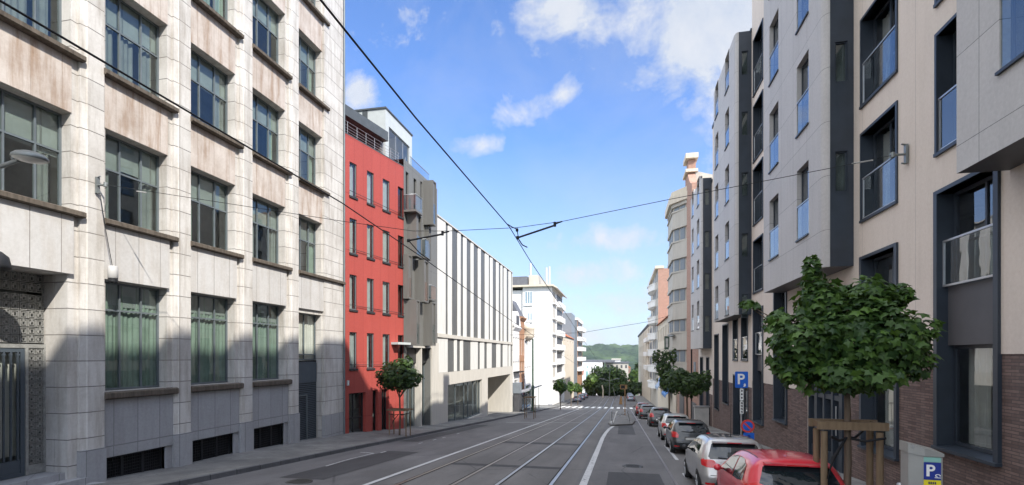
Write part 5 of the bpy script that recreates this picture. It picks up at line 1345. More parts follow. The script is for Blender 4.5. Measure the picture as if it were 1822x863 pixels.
# ================================================================== TREES
STAR = []
for i in range(10):
    a = math.pi / 2 + i * math.pi / 5; r = (1.0, .54)[i % 2]
    if i == 5: r = .30
    if i in (4, 6): r = .72
    STAR.append((r * math.cos(a), r * math.sin(a)))
def leaf_cluster(b, tints, p, nrm, size, rng, star=True):
    nrm = nrm.normalized()
    down = Vector((0, 0, -1)) - nrm * nrm.dot(Vector((0, 0, -1)))
    if down.length < .1: down = Vector((rng.uniform(-1, 1), rng.uniform(-1, 1), 0))
    yv = (down.normalized() + Vector((rng.uniform(-.7, .7), rng.uniform(-.7, .7), rng.uniform(-.2, .2)))).normalized()
    xv = nrm.cross(yv).normalized(); zv = nrm
    tint = min(1, max(0, rng.gauss(.42, .30)))
    if star:
        pts = [p + (xv * x + yv * y - zv * (abs(x) * .28 + y * y * .12)) * size for x, y in STAR]
        b.add([p] + pts, [(0, i + 1, (i + 1) % 10 + 1) for i in range(10)]); tints += [tint] * 10
    else:
        pts = [p + (xv * x + yv * y - zv * abs(x) * .3) * size for x, y in ((0, 1), (.62, .2), (.4, -.7), (-.4, -.7), (-.62, .2))]
        b.add(pts, [(0, 1, 2, 3, 4)]); tints += [tint]
def crown(par, blobs, n, size, mat, seed, star=True, name='crown', up=.45, fill=.55):
    rng = random.Random(seed); b = MB(); tints = []
    vol = [bl[3] * bl[4] * bl[5] for bl in blobs]; tot = sum(v ** .75 for v in vol)
    for bl, v in zip(blobs, vol):
        c = Vector(bl[:3]); k = int(n * v ** .75 / tot)
        # sub-clumps give an uneven outline
        subs = [(Vector((rng.gauss(0, 1), rng.gauss(0, 1), rng.gauss(0, 1))).normalized(), rng.uniform(.82, 1.15)) for _ in range(16)]
        for _ in range(k):
            d = Vector((rng.gauss(0, 1), rng.gauss(0, 1), rng.gauss(0, 1))).normalized()
            lump = max((d.dot(s[0]) ** 6 * (s[1] - .72) if d.dot(s[0]) > 0 else 0) for s in subs)
            rr = (fill + (1 - fill) * rng.random() ** .6) * (.72 + lump * 1.05)
            p = c + Vector((d.x * bl[3], d.y * bl[4], d.z * bl[5])) * rr
            nn = d * .75 + Vector((0, 0, up)) + Vector((rng.gauss(0, .35), rng.gauss(0, .35), rng.gauss(0, .3)))
            leaf_cluster(b, tints, p, nn, size * rng.choice((.6, .75, .9, 1.0, 1.15, 1.35)), rng, star)
    o = b.build(name, mat, par)
    at = o.data.attributes.new('tint', 'FLOAT', 'FACE'); at.data.foreach_set('value', tints[:len(o.data.polygons)])
    return o
def trunk(par, base, top, r, limbs, mat=None):
    b = MB(); base, top = Vector(base), Vector(top); m = (base + top) / 2 + Vector((r * .5, r * .3, 0))
    b.tube([base - Vector((0, 0, .1)), base + Vector((0, 0, .05)), m, top], [r * 1.5, r * 1.1, r, r * .8], 10)
    for e in limbs:
        e = Vector(e); b.tube([top - Vector((0, 0, .15)), top + (e - top) * .5 + Vector((0, 0, .08)), e], [r * .55, r * .32, r * .08], 7)
    return b.build('trunk', mat or M_BARK, par)
def tree(name, label, base, blobs, n, size, mat, seed, th, r, star=True, group=None, tilt=(0, 0), ntop=8):
    o = thing(name, label, 'tree', base, group); base = Vector(base); top = base + Vector((tilt[0], tilt[1], th))
    rng = random.Random(seed + 1)
    limbs = []
    for i in range(ntop):
        bl = blobs[i % len(blobs)]; d = Vector((rng.gauss(0, 1), rng.gauss(0, 1), rng.uniform(-.2, 1))).normalized()
        limbs.append((bl[0] + d.x * bl[3] * .75, bl[1] + d.y * bl[4] * .75, bl[2] + d.z * bl[5] * .7))
    trunk(o, base, top, r, limbs)
    crown(o, blobs, n, size, mat, seed, star)
    return o
# near maple on the right pavement; blobs given as picture rows at its own distance
TY = 9.55
tx = lat(1505, TY); tb = gz(TY) + .18
def at(px, py, dy=0): return onY(px, py, TY + dy)
def blob(px, py, rx, rz, ry=None, dy=0):
    p = at(px, py, dy); d = (-p.x * SA + p.y * CA) / F_PX
    return (p.x, p.y, p.z, rx * d, (ry or rx) * d, rz * d)
BL = [blob(1515, 600, 112, 84, 100), blob(1586, 605, 70, 68, 70, -.3), blob(1435, 615, 68, 62, 66, -.2), blob(1460, 535, 50, 52, 46), blob(1540, 535, 66, 44, 56, .1), blob(1445, 478, 20, 34, 18, .1),
      blob(1385, 572, 30, 26, 30, .1), blob(1608, 522, 20, 24, 20), blob(1638, 588, 30, 30, 34, -.1), blob(1505, 664, 104, 40, 84, -.2), blob(1332, 542, 24, 9, 14, .3), blob(1622, 645, 42, 34, 40, -.3), blob(1405, 655, 34, 28, 36, -.2)]
maple = tree('maple_tree', 'large leafed maple in wooden stakes standing at the right kerb, nearest tree', (tx, TY, tb), BL, 5400, .088, M_LEAF, 21, 2.6, .055, True, None, (.02, .0), 12)
b = MB(); s0 = Vector((tx - .3, TY, BL[6][2])); b.tube([(BL[3][0], BL[3][1], BL[3][2] - .2), (BL[6][0], BL[6][1], BL[6][2]), (BL[10][0], BL[10][1], BL[10][2])], [.02, .014, .006], 6); b.build('long_twig', M_BARK, maple)
# its stake frame
def stakes(label, x, y, zb, h, w, r, group=None, posts=4, strap=True, dp=1.0, rh=.17):
    t = thing('tree_stake_frame', label, 'tree support', (x, y, zb), group)
    q = w / 2
    qd = q * dp; offs = [(-q, -qd), (q, -qd), (q, qd), (-q, qd)]
    for dx, dy in offs[:posts]:
        b = MB(); b.tube([(x + dx * .88, y + dy * .88, zb - .1), (x + dx * .88, y + dy * .88, zb + h - .16)], r, 10); b.build('post', M_WOOD, t)
    for i in range(4):
        a, c = offs[i], offs[(i + 1) % 4]
        b = MB()
        if i % 2 == 0: b.box(x - q * 1.12, x + q * 1.12, y + a[1] - .03, y + a[1] + .03, zb + h - rh, zb + h)
        else: b.box(x + a[0] * .96 - .025, x + a[0] * .96 + .025, y - qd + .032, y + qd - .032, zb + h - rh + .02, zb + h - .01)
        b.build('rail', M_WOOD, t)
    if strap:
        b = MB(); z = zb + h - .22
        for dx, dy in ((-q, -q), (q, -q), (q, q)): b.tube([(x + dx * .85, y + dy * .85, z), (x + dx * .4, y + dy * .4, z - .09), (x + dx * .1, y + dy * .1, z - .07)], .022, 6)
        b.tube([(x - .03, y - .06, z - .05), (x - .28, y - .2, z - .38), (x - .38, y - .22, z - .72)], [.018, .03, .012], 6); b.build('tie_strap', M_STRAP, t)
    return t
zbar = at(1505, 757).z + .08
stakes('square wooden stake frame with black straps around the nearest maple trunk', tx + .02, TY, tb, zbar - tb, .93, .052, dp=.42, rh=.13)
# left street tree
LY = 25.6; lx = -11.75; lz = gz(LY) + .15
def blb(px, py, rx, rz, y, ry=None, dy=0):
    p = onY(px, py, y + dy); d = (-p.x * SA + p.y * CA) / F_PX
    return (p.x, p.y, p.z, rx * d, (ry or rx) * d, rz * d)
tree('maple_tree', 'small round maple on the left pavement in front of the red building', (lat(711, LY), LY, lz), [blb(708, 670, 40, 27, LY), blb(690, 676, 22, 18, LY, None, -.2), blb(732, 672, 22, 22, LY), blb(724, 645, 12, 14, LY), blb(712, 652, 26, 14, LY)], 1500, .13, M_LEAF3, 31, 2.15, .05, True, None, (0, 0), 8)
stakes('wooden stake frame round the small maple before the red building', lat(711.5, LY), LY, lz, 1.42, 1.08, .032, dp=.6, rh=.08)
# right second tree
RY = 31; rz = gz(RY) + .2
tree('maple_tree', 'broad leafy maple over the parked cars in front of the dark bay building', (lat(1222, RY), RY, rz), [blb(1222, 682, 42, 24, RY), blb(1198, 680, 26, 22, RY, None, -.3), blb(1245, 680, 24, 20, RY), blb(1258, 665, 9, 9, RY), blb(1205, 664, 24, 12, RY)], 1700, .13, M_LEAF3, 41, 2.4, .06, True, None, (0, 0), 8)
RY2 = 43; tree('maple_tree', 'loose forked maple rising behind the broad one on the right pavement', (lat(1190, RY2), RY2, gz(RY2) + .2), [blb(1168, 634, 10, 14, RY2), blb(1186, 642, 14, 24, RY2), blb(1199, 632, 7, 16, RY2), blb(1180, 655, 18, 16, RY2), blb(1188, 672, 18, 18, RY2)], 900, .15, M_LEAF3, 43, 3.0, .07, True, None, (0, 0), 8)
# stakes with a thin sapling by the striped building
SY = 49; sx = lat(943, SY)
stakes('slender stake frame with no crown beside the striped building entrance', sx, SY, gz(SY) + .15, 2.0, 1.0, .035, None, 4, False, rh=.09)
# young trees at the far left kerb
for px, y, lb, cy, rx, rz_ in ((997, 78, 'bright green young tree on the left pavement, nearest of the three before the crossing', 687, 14, 13), (1016, 96, 'bright green young tree on the left pavement, middle of the three before the crossing', 688, 9, 10), (1028, 106, 'bright green young tree on the left pavement, last of the three before the crossing', 691, 9, 9)):
    z = gz(y) + .15; tree('young_tree', lb, (lat(px, y), y, z), [blb(px, cy, rx, rz_, y), blb(px - 2, cy - 5, rx * .6, rz_ * .6, y), blb(px + 4, cy + 2, rx * .6, rz_ * .6, y)], 700, .22, M_LEAF2, int(px), 2.0, .07, False, 'young trees on the far left pavement')
    for dx in (-.4, .4): pass
# trees closing the street
CL = [(1052, 686, 12, 18, 172), (1066, 678, 18, 24, 176), (1085, 672, 20, 22, 180), (1098, 676, 18, 22, 176), (1075, 692, 14, 12, 170), (1092, 694, 14, 10, 170), (1112, 692, 14, 12, 174), (1126, 690, 12, 10, 172), (1140, 690, 10, 9, 170), (1128, 672, 7, 12, 215), (1136, 660, 7, 12, 235)]
LBS = ['tall dark tree at the left edge of the clump closing the street', 'large rounded tree left of the double armed lamp at the street end', 'tallest rounded tree directly behind the double armed lamp', 'large rounded tree right of the double armed lamp', 'low bushy tree left of the lamp foot at the street end', 'low bushy tree right of the lamp foot at the street end', 'low dark tree right of the clump before the far parked cars', 'low dark tree second from the right end of the clump', 'low dark tree at the right end of the clump beside the cream house', 'slim pale tree in the valley right of the clump', 'slim farthest tree in the valley near the right hand houses']
for i, ((px, py, rx, rz_, y), lb) in enumerate(zip(CL, LBS)):
    rx *= 1.35; rz_ *= 1.25; bl = blb(px, py, rx, rz_, y); zb = gz(y) - .2
    rr = random.Random(i); subs = [bl] + [blb(px + rr.uniform(-.6, .6) * rx, py + rr.uniform(-.5, .4) * rz_, rx * .55, rz_ * .5, y, None, rr.uniform(-1.5, 0)) for _ in range(3)]
    tree('broadleaf_tree', lb, (bl[0], bl[1], zb), subs, 1700, .5, M_LEAF3 if i % 3 else M_LEAF2, 100 + i, max(1.5, bl[2] - zb - bl[5] * .3), .22, False, 'trees closing the end of the street', (0, 0), 5)

# ================================================================== SIGNS, METER, LAMP, WIRES
py_ = 19.0; px_ = lat(1319, py_); zg = gz(py_) + .25
t = thing('parking_sign', 'blue square parking sign with white P on a steel pole', 'road sign', (px_, py_, zg))
zt = onY(1319, 661, py_).z; zb = onY(1319, 690, py_).z
b = MB(); b.tube([(px_, py_, zg), (px_, py_, zt - .02)], .03, 10); b.build('pole', M_STEEL, t)
w = .21; b = MB(); rr_ = .035; yv = py_ - .05
pts = []
for cx_, cz_, a0 in ((w - rr_, zt - rr_, 0), (-w + rr_, zt - rr_, 90), (-w + rr_, zb + rr_, 180), (w - rr_, zb + rr_, 270)):
    for k in range(5): a = R(a0 + k * 22.5); pts.append((px_ + cx_ + rr_ * math.cos(a), cz_ + rr_ * math.sin(a)))
FS = Fr((0, yv, 0), (1, 0, 0), (0, -1, 0))
b = MB(FS); b.uprism(pts, -.02, 0); pl = b.build('plate', M_BLUE, t)
def letterP(b, x, z, s, v0=.002, v1=.006, m=0, wt=.2):
    b.box(x - .3 * s, x - (.3 - wt) * s, v0, v1, z - .5 * s, z + .5 * s, m)
    n = 10; cz = z + .22 * s
    out = [(x - (.3 - wt) * s, z + .5 * s)] + [(x + .06 * s + .28 * s * math.sin(math.pi * i / n), cz + .28 * s * math.cos(math.pi * i / n)) for i in range(n + 1)] + [(x - (.3 - wt) * s, z - .06 * s)]
    inn = [(x - (.3 - wt) * s, z + (.5 - wt * .85) * s)] + [(x + .04 * s + .12 * s * math.sin(math.pi * i / n), cz + .115 * s * math.cos(math.pi * i / n)) for i in range(n + 1)] + [(x - (.3 - wt) * s, z - (.06 - wt * .85) * s)]
    for i in range(len(out) - 1):
        b.uprism([out[i], out[i + 1], inn[i + 1], inn[i]], v0, v1, m)
b = MB(FS); letterP(b, px_ - .02, zt - .26, .36); b.uprism([(px_ + .10 + .035 * math.cos(k), zb + .10 + .055 * math.sin(k)) for k in [i * .785 for i in range(8)]], .002, .005); b.box(px_ + .05, px_ + .10, .0055, .007, zb + .04, zb + .06); b.build('lettering', M_SWHITE, pl)
b = MB(FS); z1 = zb - .03; b.box(px_ - .055, px_ + .055, -.0, .02, z1 - .40, z1)
b.box(px_ - .055, px_ + .055, -.0, .02, z1 - .86, z1 - .44)
p2 = b.build('side_plate', M_SWHITE, t)
b = MB(FS)
for k in range(3): b.box(px_ - .02, px_ + .025, .021, .024, z1 - .10 - k * .12, z1 - .04 - k * .12)
for k in range(4): b.box(px_ - .03, px_ - .005, .021, .024, z1 - .52 - k * .1, z1 - .46 - k * .1); b.box(px_ + .005, px_ + .03, .021, .024, z1 - .54 - k * .1, z1 - .46 - k * .1)
b.build('lettering', M_IRON, p2)
ny = 18.3; nx_ = lat(1330, ny); nz = onY(1330, 758, ny).z; zg = gz(ny) + .25
t = thing('no_parking_sign', 'round blue no parking sign with red rim and slash on a low post', 'road sign', (nx_, ny, zg))
b = MB(); b.tube([(nx_ + .04, ny, zg), (nx_ + .04, ny, nz + .2)], .025, 8); b.build('pole', M_STEEL, t)
FN = Fr((0, ny - .04, 0), (1, 0, 0), (0, -1, 0)); disc = lambda r: [(nx_ + r * math.cos(6.2832 * i / 28), nz + r * math.sin(6.2832 * i / 28)) for i in range(28)]
b = MB(FN); b.uprism(disc(.215), -.02, 0); dd = b.build('disc', M_SRED, t)
b = MB(FN); b.uprism(disc(.155), .002, .005); b.build('blue_field', M_BLUE, dd)
b = MB(FN); b.uprism([(nx_ - .125, nz + .085), (nx_ - .085, nz + .125), (nx_ + .125, nz - .085), (nx_ + .085, nz - .125)], .006, .009); b.build('slash', M_SRED, dd)
b = MB(FN); b.box(nx_ - .13, nx_ + .20, -.015, .0, nz - .46, nz - .22); sp = b.build('sub_plate', M_BLUE, t)
b = MB(FN); b.uprism([(nx_ + .035 + .05 * math.cos(6.2832 * i / 16), nz - .34 + .05 * math.sin(6.2832 * i / 16)) for i in range(16)], .002, .004); b.build('symbol', M_DBLUE, sp)
# parking meter
my = 7.4; mx = lat(1645, my); mzt = onY(1641, 796, my).z; zg = gz(my) + .2
t = thing('parking_meter', 'grey pay and display machine with blue P and yellow front panel', 'parking meter', (mx, my, zg))
A = R(-4); FMm = Fr((mx, my, 0), (math.cos(A), math.sin(A), 0), (math.sin(A), -math.cos(A), 0))
b = MB(FMm); hw = .165
b.prism([(-hw, -.24), (-hw, -.02), (-.03, .06), (hw, .06), (hw, -.24)], zg - .05, mzt - .08); b.build('body', M_MGREY, t)
b = MB(FMm); b.add([FMm.p(*q) for q in ((-hw - .01, -.25, mzt - .077), (-hw - .01, -.01, mzt - .077), (-.03, .075, mzt - .10), (hw + .01, .075, mzt - .10), (hw + .01, -.25, mzt - .10), (-hw - .01, -.25, mzt + .05), (-hw - .01, -.01, mzt + .045), (-.03, .075, mzt + .0), (hw + .01, .075, mzt - .06), (hw + .01, -.25, mzt - .04))], [(0, 1, 2, 3, 4), (5, 6, 7, 8, 9), (0, 1, 6, 5), (1, 2, 7, 6), (2, 3, 8, 7), (3, 4, 9, 8), (4, 0, 5, 9)]); b.build('cap', M_MGREY, t)
FF = Fr(FMm.p(0, .06, 0), FMm.du, FMm.dv)
b = MB(FF); z = mzt - .11; b.box(-.035, hw - .02, .001, .006, z - .06, z); b.build('top_strip', M_TEAL, t)
b = MB(FF); b.box(-.035, hw - .02, .001, .007, z - .28, z - .065); bp = b.build('blue_panel', M_DBLUE, t)
b = MB(FF); letterP(b, .035, z - .165, .145, .008, .011, 0, .22)
for i in range(10): a0, a1 = i * .5 - .4, (i + 1) * .5 - .4; b.uprism([(.112 + .03 * math.cos(a0), z - .225 + .02 * math.sin(a0)), (.112 + .03 * math.cos(a1), z - .225 + .02 * math.sin(a1)), (.112 + .018 * math.cos(a1), z - .225 + .011 * math.sin(a1)), (.112 + .018 * math.cos(a0), z - .225 + .011 * math.sin(a0))], .008, .010)
b.box(.078, .145, .0085, .0105, z - .255, z - .247); b.build('lettering', M_SWHITE, bp)
b = MB(FF); b.box(-.035, hw - .02, .001, .006, z - .85, z - .285); yp_ = b.build('yellow_panel', M_YELL, t)
b = MB(FF)
for i in range(4): b.box(.012 + i * .022, .027 + i * .022, .007, .009, z - .335, z - .305)
for i in range(9): b.box(-.022 + i * .0175, -.010 + i * .0175, .007, .009, z - .385, z - .36)
b.box(.03, .045, .007, .009, z - .55, z - .45); b.box(.09, .10, .007, .009, z - .48, z - .46); b.build('lettering', M_INK, yp_)
b = MB(); b.tube([FMm.p(-hw + .04, .0, mzt + .01), FMm.p(-hw + .04, .02, mzt + .01)], .02, 10); b.build('lock', M_STEEL, t)
b = MB(); bx, by = lat(1604, my + .4), my + .4; b.tube([(bx, by, gz(by) + .1), (bx, by, onY(1604, 862, by).z)], .055, 14); b.lathe((bx, by, onY(1604, 862, by).z), [(.055, 0), (.045, .02), (0, .025)], 14)
o = b.build('bollard', M_STEEL); rebase(o, (bx, by, gz(by) + .2)); tag(o, 'small round grey steel bollard beside the parking meter', 'bollard')
# lamp over the left pavement
LPy = 6.8; e = onY(53, 281, LPy)
t = thing('street_lamp', 'grey oval street lamp head on an arm at the left edge', 'street lamp', (-14, 5.2, e.z - .6))
b = MB()
b.tube([(-13.95, LPy, e.z - .55), (e.x - 1.2, LPy, e.z - .20), (e.x - .25, LPy, e.z - .02)], [.05, .045, .035], 10)
b.build('arm', M_LAMPM, t)
b = MB(); b.box(-14.0, -13.9, LPy - .09, LPy + .09, e.z - .8, e.z - .35); b.build('wall_plate', M_LAMPM, t)
LM = Matrix.Translation(e) @ Matrix.Rotation(R(6), 4, 'Y') @ Matrix.Diagonal((1.05, .75, 1.0, 1))
b = MB(); b.lathe((0, 0, 0), [(0, .115), (.12, .105), (.23, .07), (.285, .02), (.29, -.01), (.275, -.025)], 26); b.v = [LM @ v for v in b.v]
hd = b.build('lamp_head', M_LAMPM, t)
b = MB(); b.lathe((0, 0, 0), [(.27, -.024), (.22, -.05), (.12, -.068), (0, -.075)], 26); b.v = [LM @ v for v in b.v]; bw = b.build('lamp_bowl', M_LAMPG, hd)
b = MB(); b.lathe((e.x - .33, LPy, e.z + .02), [(0, .06), (.045, .04), (.05, -.02), (0, -.05)], 12); b.build('photocell', M_LAMPM, t)
# dark domed lantern by the entrance
e = onY(-6, 474, 8.9); b = MB(); rr_ = .28
b.lathe((-13.7, 8.75, e.z), [(0, .34), (.15, .31), (.27, .2), (.31, .0), (.31, -.06), (.27, -.08), (0, -.06)], 24)
b.box(-14.1, -13.7, 8.72, 8.78, e.z + .1, e.z + .16)
o = b.build('wall_lantern', M_IRON); rebase(o, (-14, 8.75, e.z)); tag(o, 'dark domed lantern on the wall above the entrance at the left edge', 'lantern')
# sensor box hanging on the first window, with cable
e = Vector((XL + .12, Yp(200, XL + .1), Zp(200, 485, XL + .1)))
t = thing('junction_box', 'pale cylindrical junction box hanging on a cable above the ground floor window', 'junction box', tuple(e))
b = MB(); b.lathe(e, [(0, -.17), (.10, -.17), (.12, -.15), (.12, .16), (.10, .18), (0, .19)], 16); b.build('body', M_CABINET, t); b = MB(); b.lathe(e, [(.105, -.26), (.105, -.171)], 12); b.build('cap', M_IRON, t)
aL = Vector((XL + .02, Yp(171, XL), Zp(171, 330, XL)))
b = MB(); b.tube([aL + Vector((.06, .05, -.25)), Vector((XL + .10, Yp(183, XL), Zp(183, 410, XL))), e + Vector((0, -.02, .18))], .009, 6); b.build('cable', M_IRON, t)
# span wire anchors, contact wires, pull-off arms
aR = Vector((XR - .02, Yp(1616, XR), Zp(1616, 274, XR)))
for a, sx_, lb in ((aL, 1, 'steel wall anchor with hook on the white pilaster'), (aR, -1, 'steel wall anchor on the pinkish wall right of the balcony windows')):
    b = MB(); b.box(min(a.x, a.x + sx_ * .05), max(a.x, a.x + sx_ * .05), a.y - .05, a.y + .05, a.z - .22, a.z + .22); b.tube([a, a + Vector((sx_ * .35, 0, 0))], .028, 8); b.lathe(a + Vector((sx_ * .3, 0, 0)), [(.05, -.06), (.05, .06)], 10); b.tube([a + Vector((sx_ * .04, 0, .22)), a + Vector((sx_ * .12, 0, .24))], .02, 6); b.tube([a + Vector((sx_ * .04, 0, -.22)), a + Vector((sx_ * .12, 0, -.2))], .02, 6)
    o = b.build('wall_anchor', M_LAMPM); rebase(o, a); tag(o, lb, 'wall anchor')
YS_ = 12.4
s1 = onY(612, 394, 12.0); s2 = onY(735, 411, YS_); s3 = onY(799, 411, YS_); s4 = onY(920, 405, YS_); s5 = onY(1000, 394, YS_); s6 = onY(1190, 355, 12.7); s7 = onY(1520, 291, 13.2)
b = MB(); b.tube([aL + Vector((.3, 0, 0)), s1, s2, s3, s4, s5, s6, s7, aR + Vector((-.3, 0, 0))], .0075, 6)
o = b.build('span_wire', M_IRON); rebase(o, aL)
tag(o, 'thin span wire stretched across the street between the two wall anchors', 'wire')
ins = [(aL.lerp(s1, .17), aL.lerp(s1, .21)), (s7 + Vector((-.05, 0, 0)), s7.lerp(aR, .35))]
for (p, q), lb in zip(ins, ('small white insulator rod on the span wire near the left wall anchor', 'small white insulator rod on the span wire near the right wall anchor')):
    b = MB(); b.tube([p, q], .016, 8); o = b.build('insulator', M_CABINET); rebase(o, p); tag(o, lb, 'insulator')
W1 = [(-2.6, -16, 7.1), (-2.6, 1, 5.86), (-2.6, 4.07, 5.70), (-2.6, 6.23, 5.63), (-2.6, 11.9, 5.62), (-2.6, 14.73, 5.33), (-2.6, 40, 3.40), (-2.6, 80, .4), (-2.6, 150, -3.2)]
W2 = [(-5.2, -16, 7.0), (-5.2, 1, 5.64), (-5.2, 3.37, 5.59), (-5.2, 5.28, 5.55), (-5.2, 8.9, 5.46), (-5.2, 12.76, 5.19), (-5.2, 24.16, 4.26), (-5.2, 60, 1.6), (-5.2, 150, -3.3)]
for Wp, lb in ((W1, 'dark overhead tram wire on the right above the inner track'), (W2, 'dark overhead tram wire on the left passing before the white office building')):
    b = MB(); b.tube(Wp, .0115, 6); o = b.build('contact_wire', M_IRON); rebase(o, Wp[0]); tag(o, lb, 'wire')
for (p0, p1, k, lb) in (((727, 428), (799, 412), (765, 463), 'dark pull off arm holding the left tram wire'), ((921, 423), (1000, 394), (938, 440), 'dark pull off arm holding the right tram wire')):
    a, c = onY(*p0, YS_), onY(*p1, YS_ + .05); m = a.lerp(c, .84)
    t = thing('pull_off_arm', lb, 'wire support', tuple(a))
    b = MB(); b.tube([a, m + Vector((0, 0, -.03))], .024, 8); b.tube([m + Vector((0, 0, -.06)), m + Vector((0, 0, .05))], .035, 8); b.tube([m, c], .018, 6); b.build('arm', M_IRON, t)
    b = MB(); b.tube([a, a.lerp(onY(*k, YS_ + .3), .5) + Vector((0, 0, -.06)), onY(*k, YS_ + .3)], .014, 6); b.tube([a + Vector((-.03, 0, 0)), a + Vector((.03, 0, 0))], .045, 8); b.build('steady_rod', M_IRON, t)
b = MB(); k1 = onY(903, 399, 12.0); k2 = onY(920, 405, YS_); k3 = onY(922, 421, YS_); b.tube([k1, k1 + (k2 - k1) * .5 + Vector((0, 0, -.03)), k2 + Vector((0, 0, -.04))], .012, 6); b.tube([k2 + Vector((0, 0, -.05)), k3], .012, 6); b.lathe(k2 + Vector((0, 0, -.06)), [(0, .05), (.035, .03), (.035, -.03), (0, -.05)], 8); o = b.build('wire_hanger', M_IRON); rebase(o, k2); tag(o, 'small clamp and hanger joining the right tram wire to the span wire', 'wire hanger')
# second span wire far down the street
b = MB(); y = 60; p = onY(1035, 592, y); q = onY(1156, 572, y); b.tube([(-13, y, p.z - .2), p, q, (XR, y, q.z + 1.0)], .02, 5); o = b.build('span_wire', M_IRON); rebase(o, (-13, y, p.z)); tag(o, 'distant span wire crossing the sky above the far street', 'wire')
HAZE = 0.00012; EXPO = 1.1; SKYT = (.57, .70, .92); CLOUD_FILL = 8.5
# ================================================================== CAMERA, LIGHT, SKY, AIR
cam = bpy.data.cameras.new('camera'); co = bpy.data.objects.new('camera', cam); COL.objects.link(co)
cam.sensor_width = 36; cam.lens = 36 * F_PX / 1822; cam.shift_y = (HY - 431.5) / 1822; cam.clip_end = 8000; cam.clip_start = .05
co.location = (0, 0, CAM_H); co.rotation_euler = (R(90), 0, AL); scene.camera = co
AZ, EL = R(40), R(41)
sv = Vector((math.cos(EL) * math.cos(AZ), -math.cos(EL) * math.sin(AZ), math.sin(EL)))
sun = bpy.data.lights.new('sun', 'SUN'); so = bpy.data.objects.new('sun', sun); COL.objects.link(so)
sun.energy = 3.15; sun.angle = R(.53); sun.color = (1, .95, .87); so.rotation_euler = sv.to_track_quat('Z', 'Y').to_euler(); so.location = sv * 60
w = bpy.data.worlds.new('World'); scene.world = w; w.use_nodes = True
T = w.node_tree; T.nodes.clear()
class WN(N):
    def __init__(s): s.t = T
S = WN()
sky = S.n('ShaderNodeTexSky'); sky.sky_type = 'NISHITA'; sky.sun_disc = False; sky.sun_elevation = EL; sky.sun_rotation = math.atan2(sv.x, sv.y); sky.air_density = 1.0; sky.dust_density = .6; sky.ozone_density = 2.5; sky.altitude = 50
g = S.n('ShaderNodeTexCoord').outputs['Generated']
xyz = S.n('ShaderNodeSeparateXYZ', {0: g})
ay = S.math('MAXIMUM', S.math('ABSOLUTE', xyz.outputs[1]), .12)
A_ = S.math('DIVIDE', xyz.outputs[0], ay); B_ = S.math('DIVIDE', xyz.outputs[2], ay)
ab = S.n('ShaderNodeCombineXYZ', {0: A_, 1: B_}).outputs[0]
n1 = S.n('ShaderNodeTexNoise', {'Vector': ab, 'Scale': 7.5, 'Detail': 10, 'Roughness': .64, 'Distortion': .35}).outputs['Fac']
n2 = S.n('ShaderNodeTexNoise', {'Vector': ab, 'Scale': 22, 'Detail': 6, 'Roughness': .65}).outputs['Fac']
# cloud groups: (px, py, radius across, radius up, strength) measured in the photograph, turned into sky directions
CLD = [(1010, 25, 140, 70, 1.3), (1265, 40, 125, 135, 1.75), (1300, -60, 330, 130, 1.3), (700, 40, 110, 60, .72), (640, 165, 55, 40, 1.5), (945, 195, 80, 38, .8), (1005, 170, 34, 36, .9), (835, 262, 60, 26, 1.1), (1225, 150, 42, 55, .9), (1090, 425, 120, 28, 1.1), (1050, 490, 140, 36, 1.0), (1110, 540, 170, 36, .95), (1060, 590, 220, 32, .95), (980, 440, 60, 20, .8), (480, 60, 160, 140, .9), (200, 200, 260, 160, .9), (1500, 150, 260, 200, 1.0), (900, -220, 500, 120, .8)]
tot = None
for px, py, rx, ry, st in CLD:
    q = (px - CX) / F_PX; dx, dy, v = CA * q - SA, SA * q + CA, (HY - py) / F_PX
    a0, b0 = dx / dy, v / dy
    ra, rb = rx / F_PX * 1.05, ry / F_PX * 1.05
    da = S.math('MULTIPLY', S.math('SUBTRACT', A_, a0), 1 / ra); db = S.math('MULTIPLY', S.math('SUBTRACT', B_, b0), 1 / rb)
    r2 = S.math('ADD', S.math('MULTIPLY', da, da), S.math('MULTIPLY', db, db))
    gsn = S.math('MULTIPLY', S.math('EXPONENT', S.math('MULTIPLY', r2, -.9)), st)
    tot = gsn if tot is None else S.math('MAXIMUM', tot, gsn)
nn = S.math('ADD', S.math('MULTIPLY', n1, .75), S.math('MULTIPLY', n2, .25))
m = S.math('ADD', S.math('MULTIPLY', S.math('SUBTRACT', nn, .5), 3.6), S.math('SUBTRACT', tot, .52))
cl = S.ramp(m, .05, .75)
low = S.ramp(B_, .0, .42, (1, 1, 1, 1), (0, 0, 0, 1))
cl2 = S.math('MULTIPLY', cl, .86, clamp=True)
skyc = S.mix(1.0, sky.outputs[0], (SKYT[0], SKYT[1], SKYT[2], 1), 'MULTIPLY')
skyc = S.mix(S.math('MULTIPLY', low, .70), skyc, (2.2, 2.42, 2.75, 1))
cc_ = S.mix(S.ramp(n1, .35, .7), (2.2, 2.4, 2.7, 1), (2.95, 2.95, 2.95, 1))
veil = S.n('ShaderNodeTexNoise', {'Vector': ab, 'Scale': 2.2, 'Detail': 7, 'Roughness': .6, 'Distortion': .6}).outputs['Fac']
skyc = S.mix(S.math('MULTIPLY', S.ramp(veil, .42, .74), .30), skyc, (2.35, 2.5, 2.75, 1))
skyc = S.mix(cl2, skyc, cc_)
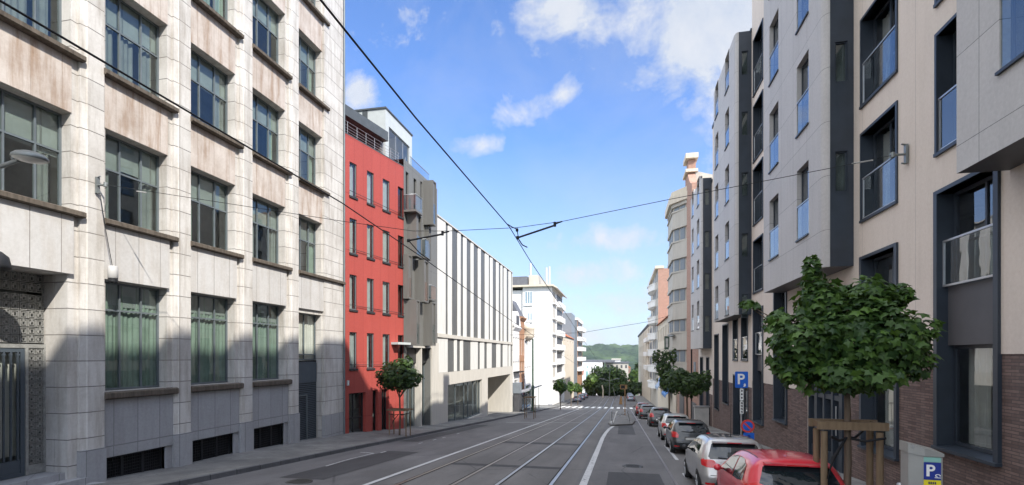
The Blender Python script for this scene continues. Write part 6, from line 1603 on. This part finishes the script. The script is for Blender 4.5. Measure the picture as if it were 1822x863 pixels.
# added bright cloud overhead and behind the camera, unseen fill for the shaded facades
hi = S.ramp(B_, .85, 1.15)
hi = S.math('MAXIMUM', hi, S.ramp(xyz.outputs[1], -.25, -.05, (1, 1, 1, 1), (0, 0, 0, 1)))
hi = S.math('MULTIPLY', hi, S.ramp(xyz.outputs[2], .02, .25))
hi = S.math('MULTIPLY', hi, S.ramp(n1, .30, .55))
hi = S.math('MULTIPLY', hi, S.ramp(xyz.outputs[0], -.1, .5, (1, 1, 1, 1), (.30, .30, .30, 1)))  # fill weakened on the right so shade on the left facades stays deeper
skyc = S.mix(S.math('MULTIPLY', hi, .92), skyc, (CLOUD_FILL * .97, CLOUD_FILL, CLOUD_FILL * 1.03, 1))
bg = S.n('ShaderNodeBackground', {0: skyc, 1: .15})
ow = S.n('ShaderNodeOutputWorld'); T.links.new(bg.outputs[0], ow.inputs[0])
# pale summer haze over the valley
if HAZE:
    b = MB(); b.box(-1100, 1100, -120, 2500, -60, 90); hz_ = b.build('haze', None); bm = bmesh.new(); bm.from_mesh(hz_.data); bmesh.ops.recalc_face_normals(bm, faces=bm.faces[:]); bm.to_mesh(hz_.data); bm.free(); hz_['kind'] = 'stuff'; hz_['label'] = 'thin pale air haze over the whole street and valley'; hz_['category'] = 'haze'
    hm = N('haze_air'); vp = hm.n('ShaderNodeVolumePrincipled', {'Color': (.80, .88, 1, 1), 'Density': HAZE, 'Anisotropy': .2}); hm.t.links.new(vp.outputs[0], hm.out.inputs['Volume'])
    hz_.data.materials.clear(); hz_.data.materials.append(hm.m)
    try: hm.m.cycles.homogeneous_volume = True
    except Exception: pass
scene.view_settings.view_transform = 'Standard'; scene.view_settings.look = 'None'; scene.view_settings.gamma = 1; scene.view_settings.exposure = EXPO; scene.view_settings.use_curve_mapping = False
scene.render.engine = 'CYCLES'
cy = scene.cycles; cy.max_bounces = 8; cy.diffuse_bounces = 3; cy.glossy_bounces = 4; cy.transparent_max_bounces = 16; cy.transmission_bounces = 4; cy.volume_bounces = 0; cy.use_denoising = True; cy.sample_clamp_indirect = 4; cy.caustics_reflective = False; cy.caustics_refractive = False
